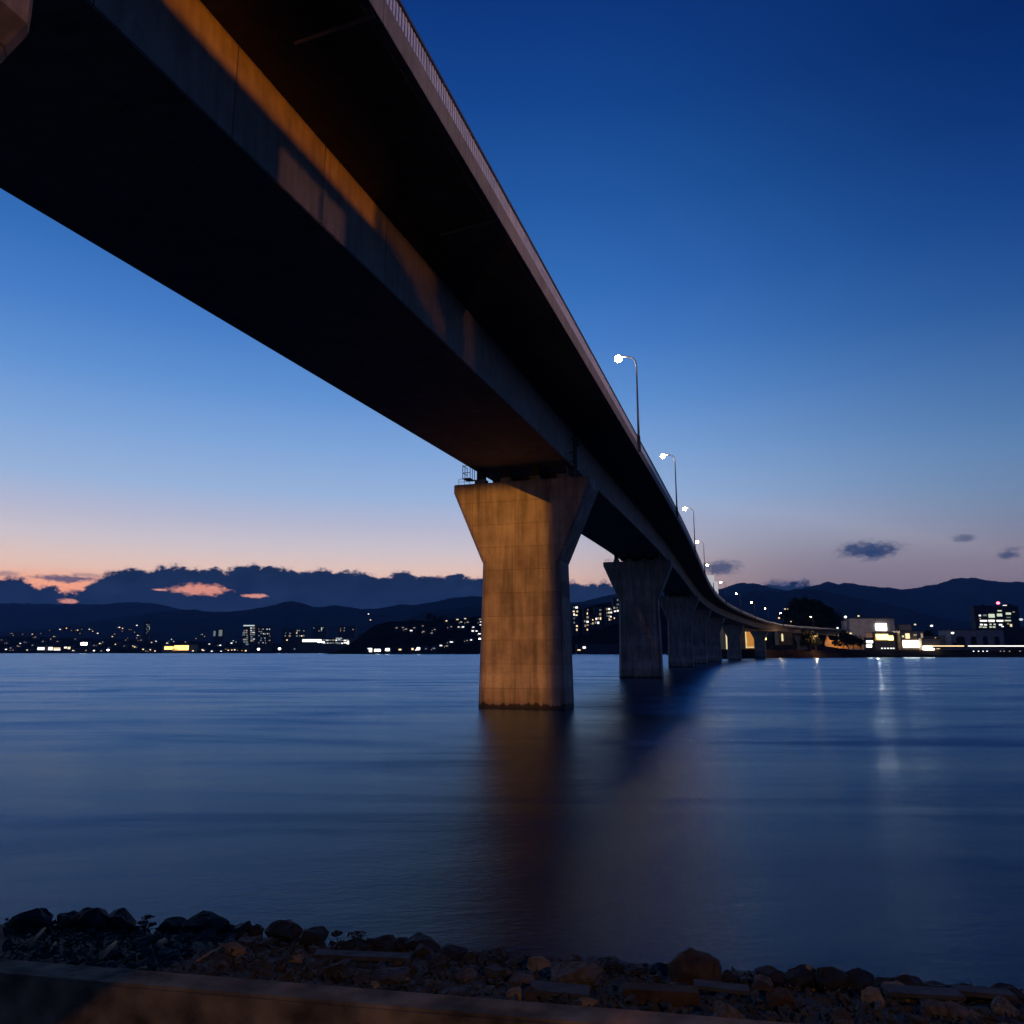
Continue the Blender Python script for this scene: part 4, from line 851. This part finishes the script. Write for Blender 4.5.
# point lights added to brighten the deck curve, ochre wall and hall
for x_, Y_, z_, e_ in ((776, 505, 12, 2600), (812, 540, 15, 7000), (838, 598, 13, 9000), (872, 606, 22, 13000), (905, 606, 14, 4000)):
    pl = bpy.data.lights.new('added_bank_light', 'POINT'); pl.energy = e_; pl.color = (1.0, .5, .22) if x_ < 850 else (1.0, .82, .74); pl.shadow_soft_size = .3
    po = bpy.data.objects.new('added_bank_light', pl); COL.objects.link(po); po.location = ((x_ - 512) / F * Y_, Y_, z_)
# E: sodium lamp behind the camera lighting the seawall and the rubble
le = Vector((3.2, -8.0, 8.0))
spot('unseen_sodium_light', le, (0.5, 6.5, 1.5), 1200, (1, .50, .06), 70, .4, .008)
T1, T2 = Vector((-2.92, 6.06, 1.6)), Vector((-3.30, 6.12, 1.33))
P1, P2 = le.lerp(T1, .15), le.lerp(T2, .15); dd = (P2 - P1).normalized(); sd = Vector((-1, 0, 0)); sd = (sd - dd * sd.dot(dd)).normalized()
mb = MB(); q = [P1 - dd * .5, P2 + dd * .5, P2 + dd * .5 + sd * 1.1, P1 - dd * .5 + sd * 1.1]; q2 = [p + Vector((0, -.01, 0)) for p in q]
mb.add(q + q2, [(0, 1, 2, 3), (7, 6, 5, 4), (0, 4, 5, 1), (1, 5, 6, 2), (2, 6, 7, 3), (3, 7, 4, 0)])
tag(mb.build('shadow_plate', M['black']), 'added black plate casting the slanted shadow edge on the seawall', 'light-shaping plate')  # added plate, only there to slant the shadow on the seawall

# ------------------------------------------------------------------ air
hz_m = bpy.data.materials.new('haze_air'); hz_m.use_nodes = True; nt = hz_m.node_tree; nt.nodes.clear()
out = nt.nodes.new('ShaderNodeOutputMaterial'); pv = nt.nodes.new('ShaderNodeVolumePrincipled')
pv.inputs['Color'].default_value = (.30, .56, 1.0, 1); pv.inputs['Density'].default_value = 3.2e-5; pv.inputs['Anisotropy'].default_value = .0
nt.links.new(pv.outputs[0], out.inputs['Volume'])
hb = MB(); hb.box((0, 0, 594), (31800, 31800, 1202)); hb_o = hb.build('haze', hz_m); tag(hb_o, kind='stuff')

# ------------------------------------------------------------------ sky
w = bpy.data.worlds.new('World'); scene.world = w; w.use_nodes = True; nt = w.node_tree; L = nt.links; nt.nodes.clear()
wo = nt.nodes.new('ShaderNodeOutputWorld'); bg = nt.nodes.new('ShaderNodeBackground'); L.new(bg.outputs[0], wo.inputs[0])
tc = nt.nodes.new('ShaderNodeTexCoord'); sx = nt.nodes.new('ShaderNodeSeparateXYZ'); L.new(tc.outputs['Generated'], sx.inputs[0])
az = mathn(nt, 'MULTIPLY', mathn(nt, 'ARCTAN2', sx.outputs[0], sx.outputs[1]), 57.29578)
el = mathn(nt, 'MULTIPLY', mathn(nt, 'ARCSINE', sx.outputs[2]), 57.29578)
e90 = mathn(nt, 'DIVIDE', el, 90, clamp=True)
def rp(tab): return ramp(nt, e90, [(a / 90, lin(c)) for a, c in tab])
RL = rp([(0, (232, 128, 88)), (3, (242, 150, 110)), (4.6, (236, 182, 154)), (6, (226, 194, 182)), (7.5, (205, 194, 200)), (9.3, (182, 184, 206)), (11.6, (152, 178, 216)), (15.4, (124, 163, 215)), (19, (95, 144, 208)), (23, (70, 124, 196)), (27, (52, 108, 182)), (33, (34, 88, 160)), (39, (20, 68, 140)), (45, (11, 52, 122)), (90, (6, 30, 85))])
RR = rp([(0, (105, 85, 105)), (3.5, (122, 108, 120)), (5, (126, 116, 130)), (7, (118, 120, 142)), (9.7, (105, 129, 162)), (12.8, (90, 126, 170)), (16, (70, 112, 165)), (22, (38, 84, 148)), (28, (19, 62, 130)), (33, (9, 48, 112)), (38, (5, 38, 98)), (90, (3, 22, 70))])
RB = rp([(0, (40, 55, 90)), (10, (40, 65, 115)), (30, (15, 45, 100)), (90, (4, 25, 75))])
fa = nt.nodes.new('ShaderNodeMapRange'); fa.interpolation_type = 'SMOOTHSTEP'; L.new(az, fa.inputs[0])
for i, v in ((1, 2), (2, 42), (3, 0), (4, 1)): fa.inputs[i].default_value = v
mx = N(nt, 'ShaderNodeMixRGB'); L.new(fa.outputs[0], mx.inputs[0]); L.new(RL.outputs[0], mx.inputs[1]); L.new(RR.outputs[0], mx.inputs[2])
lo = nt.nodes.new('ShaderNodeMapRange'); lo.interpolation_type = 'SMOOTHSTEP'; L.new(az, lo.inputs[0])
for i, v in ((1, -4), (2, 24), (3, 0), (4, 1)): lo.inputs[i].default_value = v
hi = nt.nodes.new('ShaderNodeMapRange'); hi.interpolation_type = 'SMOOTHSTEP'; L.new(el, hi.inputs[0])
for i, v in ((1, 4), (2, 15), (3, 1), (4, 0)): hi.inputs[i].default_value = v
L.new(mathn(nt, 'MAXIMUM', fa.outputs[0], mathn(nt, 'MULTIPLY', lo.outputs[0], hi.outputs[0])), mx.inputs[0])
fb = nt.nodes.new('ShaderNodeMapRange'); fb.interpolation_type = 'SMOOTHSTEP'; L.new(mathn(nt, 'ABSOLUTE', mathn(nt, 'ADD', az, 15)), fb.inputs[0])
for i, v in ((1, 65), (2, 140), (3, 0), (4, 1)): fb.inputs[i].default_value = v
mx2 = N(nt, 'ShaderNodeMixRGB'); L.new(fb.outputs[0], mx2.inputs[0]); L.new(mx.outputs[0], mx2.inputs[1]); L.new(RB.outputs[0], mx2.inputs[2])
# clouds: coordinates in degrees
cv = nt.nodes.new('ShaderNodeCombineXYZ'); L.new(az, cv.inputs[0]); L.new(mathn(nt, 'MULTIPLY', el, 1.6), cv.inputs[1])
def cn(scale, det=6.0, off=0.0):
    n = N(nt, 'ShaderNodeTexNoise', Scale=scale, Detail=det, Roughness=.6); mp = N(nt, 'ShaderNodeMapping'); mp.inputs['Location'].default_value = (off, off, off)
    L.new(cv.outputs[0], mp.inputs[0]); L.new(mp.outputs[0], n.inputs['Vector']); return mathn(nt, 'SUBTRACT', n.outputs[0], .5)
n1, n2, n3 = cn(.8, 8), cn(2.4, 8, 7), cn(.35, 5, 3)
top = [(-60, 580), (0, 578), (14, 577), (28, 580), (33, 586), (60, 589), (78, 591), (90, 586), (100, 578), (118, 570), (150, 570.5), (178, 566), (195, 569), (222, 571), (240, 567), (262, 566), (285, 569), (320, 571), (345, 571), (362, 573), (372, 576), (380, 578), (388, 576), (402, 572.5), (418, 576), (440, 576), (456, 574.5), (472, 579), (484, 577), (540, 579), (575, 582), (600, 584), (625, 585), (680, 586), (740, 590), (760, 588), (768, 582), (790, 585), (800, 584), (806, 581.5), (811, 585), (822, 592), (1080, 600)]
fc = nt.nodes.new('ShaderNodeFloatCurve'); cvm = fc.mapping; cvm.use_clip = False; cu = cvm.curves[0]
A0, A1 = -42.0, 40.0
tp = []
for x, y in top:
    a_, e_ = azel(x, y); tp.append(((a_ - A0) / (A1 - A0), e_ / 10))
cu.points[0].location = tp[0]; cu.points[1].location = tp[-1]
for q in tp[1:-1]: cu.points.new(*q)
for p_ in cu.points: p_.handle_type = 'AUTO'
cvm.update()
L.new(mathn(nt, 'DIVIDE', mathn(nt, 'SUBTRACT', az, A0), A1 - A0, clamp=True), fc.inputs['Value']); fc.inputs['Factor'].default_value = 1
ct = mathn(nt, 'MULTIPLY', fc.outputs[0], 10)
edge = mathn(nt, 'ADD', mathn(nt, 'SUBTRACT', ct, el), mathn(nt, 'ADD', mathn(nt, 'MULTIPLY', n1, 1.5), mathn(nt, 'MULTIPLY', n2, .7)))
def sstep(v, a, b):
    r_ = nt.nodes.new('ShaderNodeMapRange'); r_.interpolation_type = 'SMOOTHSTEP'; L.new(v, r_.inputs[0])
    for i, q in ((1, a), (2, b), (3, 0), (4, 1)): r_.inputs[i].default_value = q
    return r_.outputs[0]
bank_m = sstep(edge, -.10, .17)
def blob(x0, x1, y0, y1, wob=.9, soft=.25, k1=n1, k2=n2):
    """soft cloud-shaped spot covering the view box x0..x1, y0..y1"""
    (a0, _), (a1, _) = azel(x0, (y0 + y1) / 2), azel(x1, (y0 + y1) / 2); xc = (x0 + x1) / 2
    e1, e0 = azel(xc, y0)[1], azel(xc, y1)[1]
    dx = mathn(nt, 'DIVIDE', mathn(nt, 'SUBTRACT', az, (a0 + a1) / 2), abs(a1 - a0) / 2)
    dy = mathn(nt, 'DIVIDE', mathn(nt, 'SUBTRACT', el, (e0 + e1) / 2), abs(e1 - e0) / 2)
    q = mathn(nt, 'SQRT', mathn(nt, 'ADD', mathn(nt, 'MULTIPLY', dx, dx), mathn(nt, 'MULTIPLY', dy, dy)))
    q = mathn(nt, 'ADD', q, mathn(nt, 'ADD', mathn(nt, 'MULTIPLY', k1, wob), mathn(nt, 'MULTIPLY', k2, wob)))
    return mathn(nt, 'SUBTRACT', 1, sstep(q, 1 - soft, 1 + soft))
def mix(fac, a, col, scale=1.0):
    m_ = N(nt, 'ShaderNodeMixRGB')
    L.new(mathn(nt, 'MULTIPLY', fac, scale) if scale != 1 else fac, m_.inputs[0]); L.new(a, m_.inputs[1])
    if isinstance(col, tuple): m_.inputs[2].default_value = (*lin(col), 1)
    else: L.new(col, m_.inputs[2])
    return m_.outputs[0]
holes = None
for q in [(174, 226, 584.5, 594.5), (153, 166, 588.6, 590.8), (244, 266, 594, 597.6), (60, 76, 599, 603.5)]:
    b_ = blob(*q, wob=1.7, soft=.4); holes = b_ if holes is None else mathn(nt, 'MAXIMUM', holes, b_)
bank_m = mathn(nt, 'MULTIPLY', bank_m, mathn(nt, 'SUBTRACT', 1, holes))
ccol = ramp(nt, mathn(nt, 'ADD', mathn(nt, 'MULTIPLY', n3, 1.2), .5), [(.2, lin((14, 30, 56))), (.8, lin((28, 44, 72)))])
# faint streaks and the pale horizon glow behind the bank
sky = mx2.outputs[0]
glow = blob(-40, 160, 575, 604, .3, .7); sky = mix(glow, sky, (252, 150, 105), .55)
hglow = blob(160, 275, 578, 600, .2, .6); sky = mix(hglow, sky, (255, 150, 100), .85)
sky = mix(blob(34, 96, 575.5, 581.5, 2.0, .5), sky, (75, 75, 105), .9)
sky = mix(blob(-10, 18, 571, 576, 1.4, .6), sky, (120, 105, 120), .6)
sky = mix(blob(72, 100, 573, 577, 1.4, .6), sky, (110, 100, 120), .5)
for q, k in (((843, 896, 542, 557), .92), ((864, 882, 550, 559), .7), ((956, 975, 534.5, 541.5), .6), ((998, 1018, 552, 559), .8), ((1004, 1022, 547, 551), .4), ((704, 738, 562, 574), .8), ((768, 806, 581, 592), .8)):
    sky = mix(blob(*q, wob=1.7, soft=.6), sky, (40, 60, 98), k)
sky = mix(sstep(edge, -.22, .05), sky, (120, 110, 135), .35)
sky = mix(bank_m, sky, ccol.outputs[0])
path = mathn(nt, 'MINIMUM', mathn(nt, 'DIVIDE', 1190, mathn(nt, 'MAXIMUM', sx.outputs[2], .01)), 15800)
L.new(sky, bg.inputs[0]); L.new(mathn(nt, 'POWER', 2.71828, mathn(nt, 'MULTIPLY', path, 2.8e-5)), bg.inputs[1])
w.cycles.sampling_method = 'MANUAL'; w.cycles.sample_map_resolution = 512

# ------------------------------------------------------------------ render settings
scene.view_settings.view_transform = 'Standard'; scene.view_settings.look = 'None'
scene.view_settings.exposure = 0; scene.view_settings.gamma = 1
cy = scene.cycles
cy.max_bounces = 6; cy.diffuse_bounces = 3; cy.glossy_bounces = 4; cy.volume_bounces = 0; cy.transparent_max_bounces = 8
cy.use_denoising = True; cy.denoiser = 'OPENIMAGEDENOISE'; cy.sample_clamp_indirect = 2; cy.sample_clamp_direct = 0
cy.use_light_tree = True; cy.caustics_reflective = False; cy.caustics_refractive = False
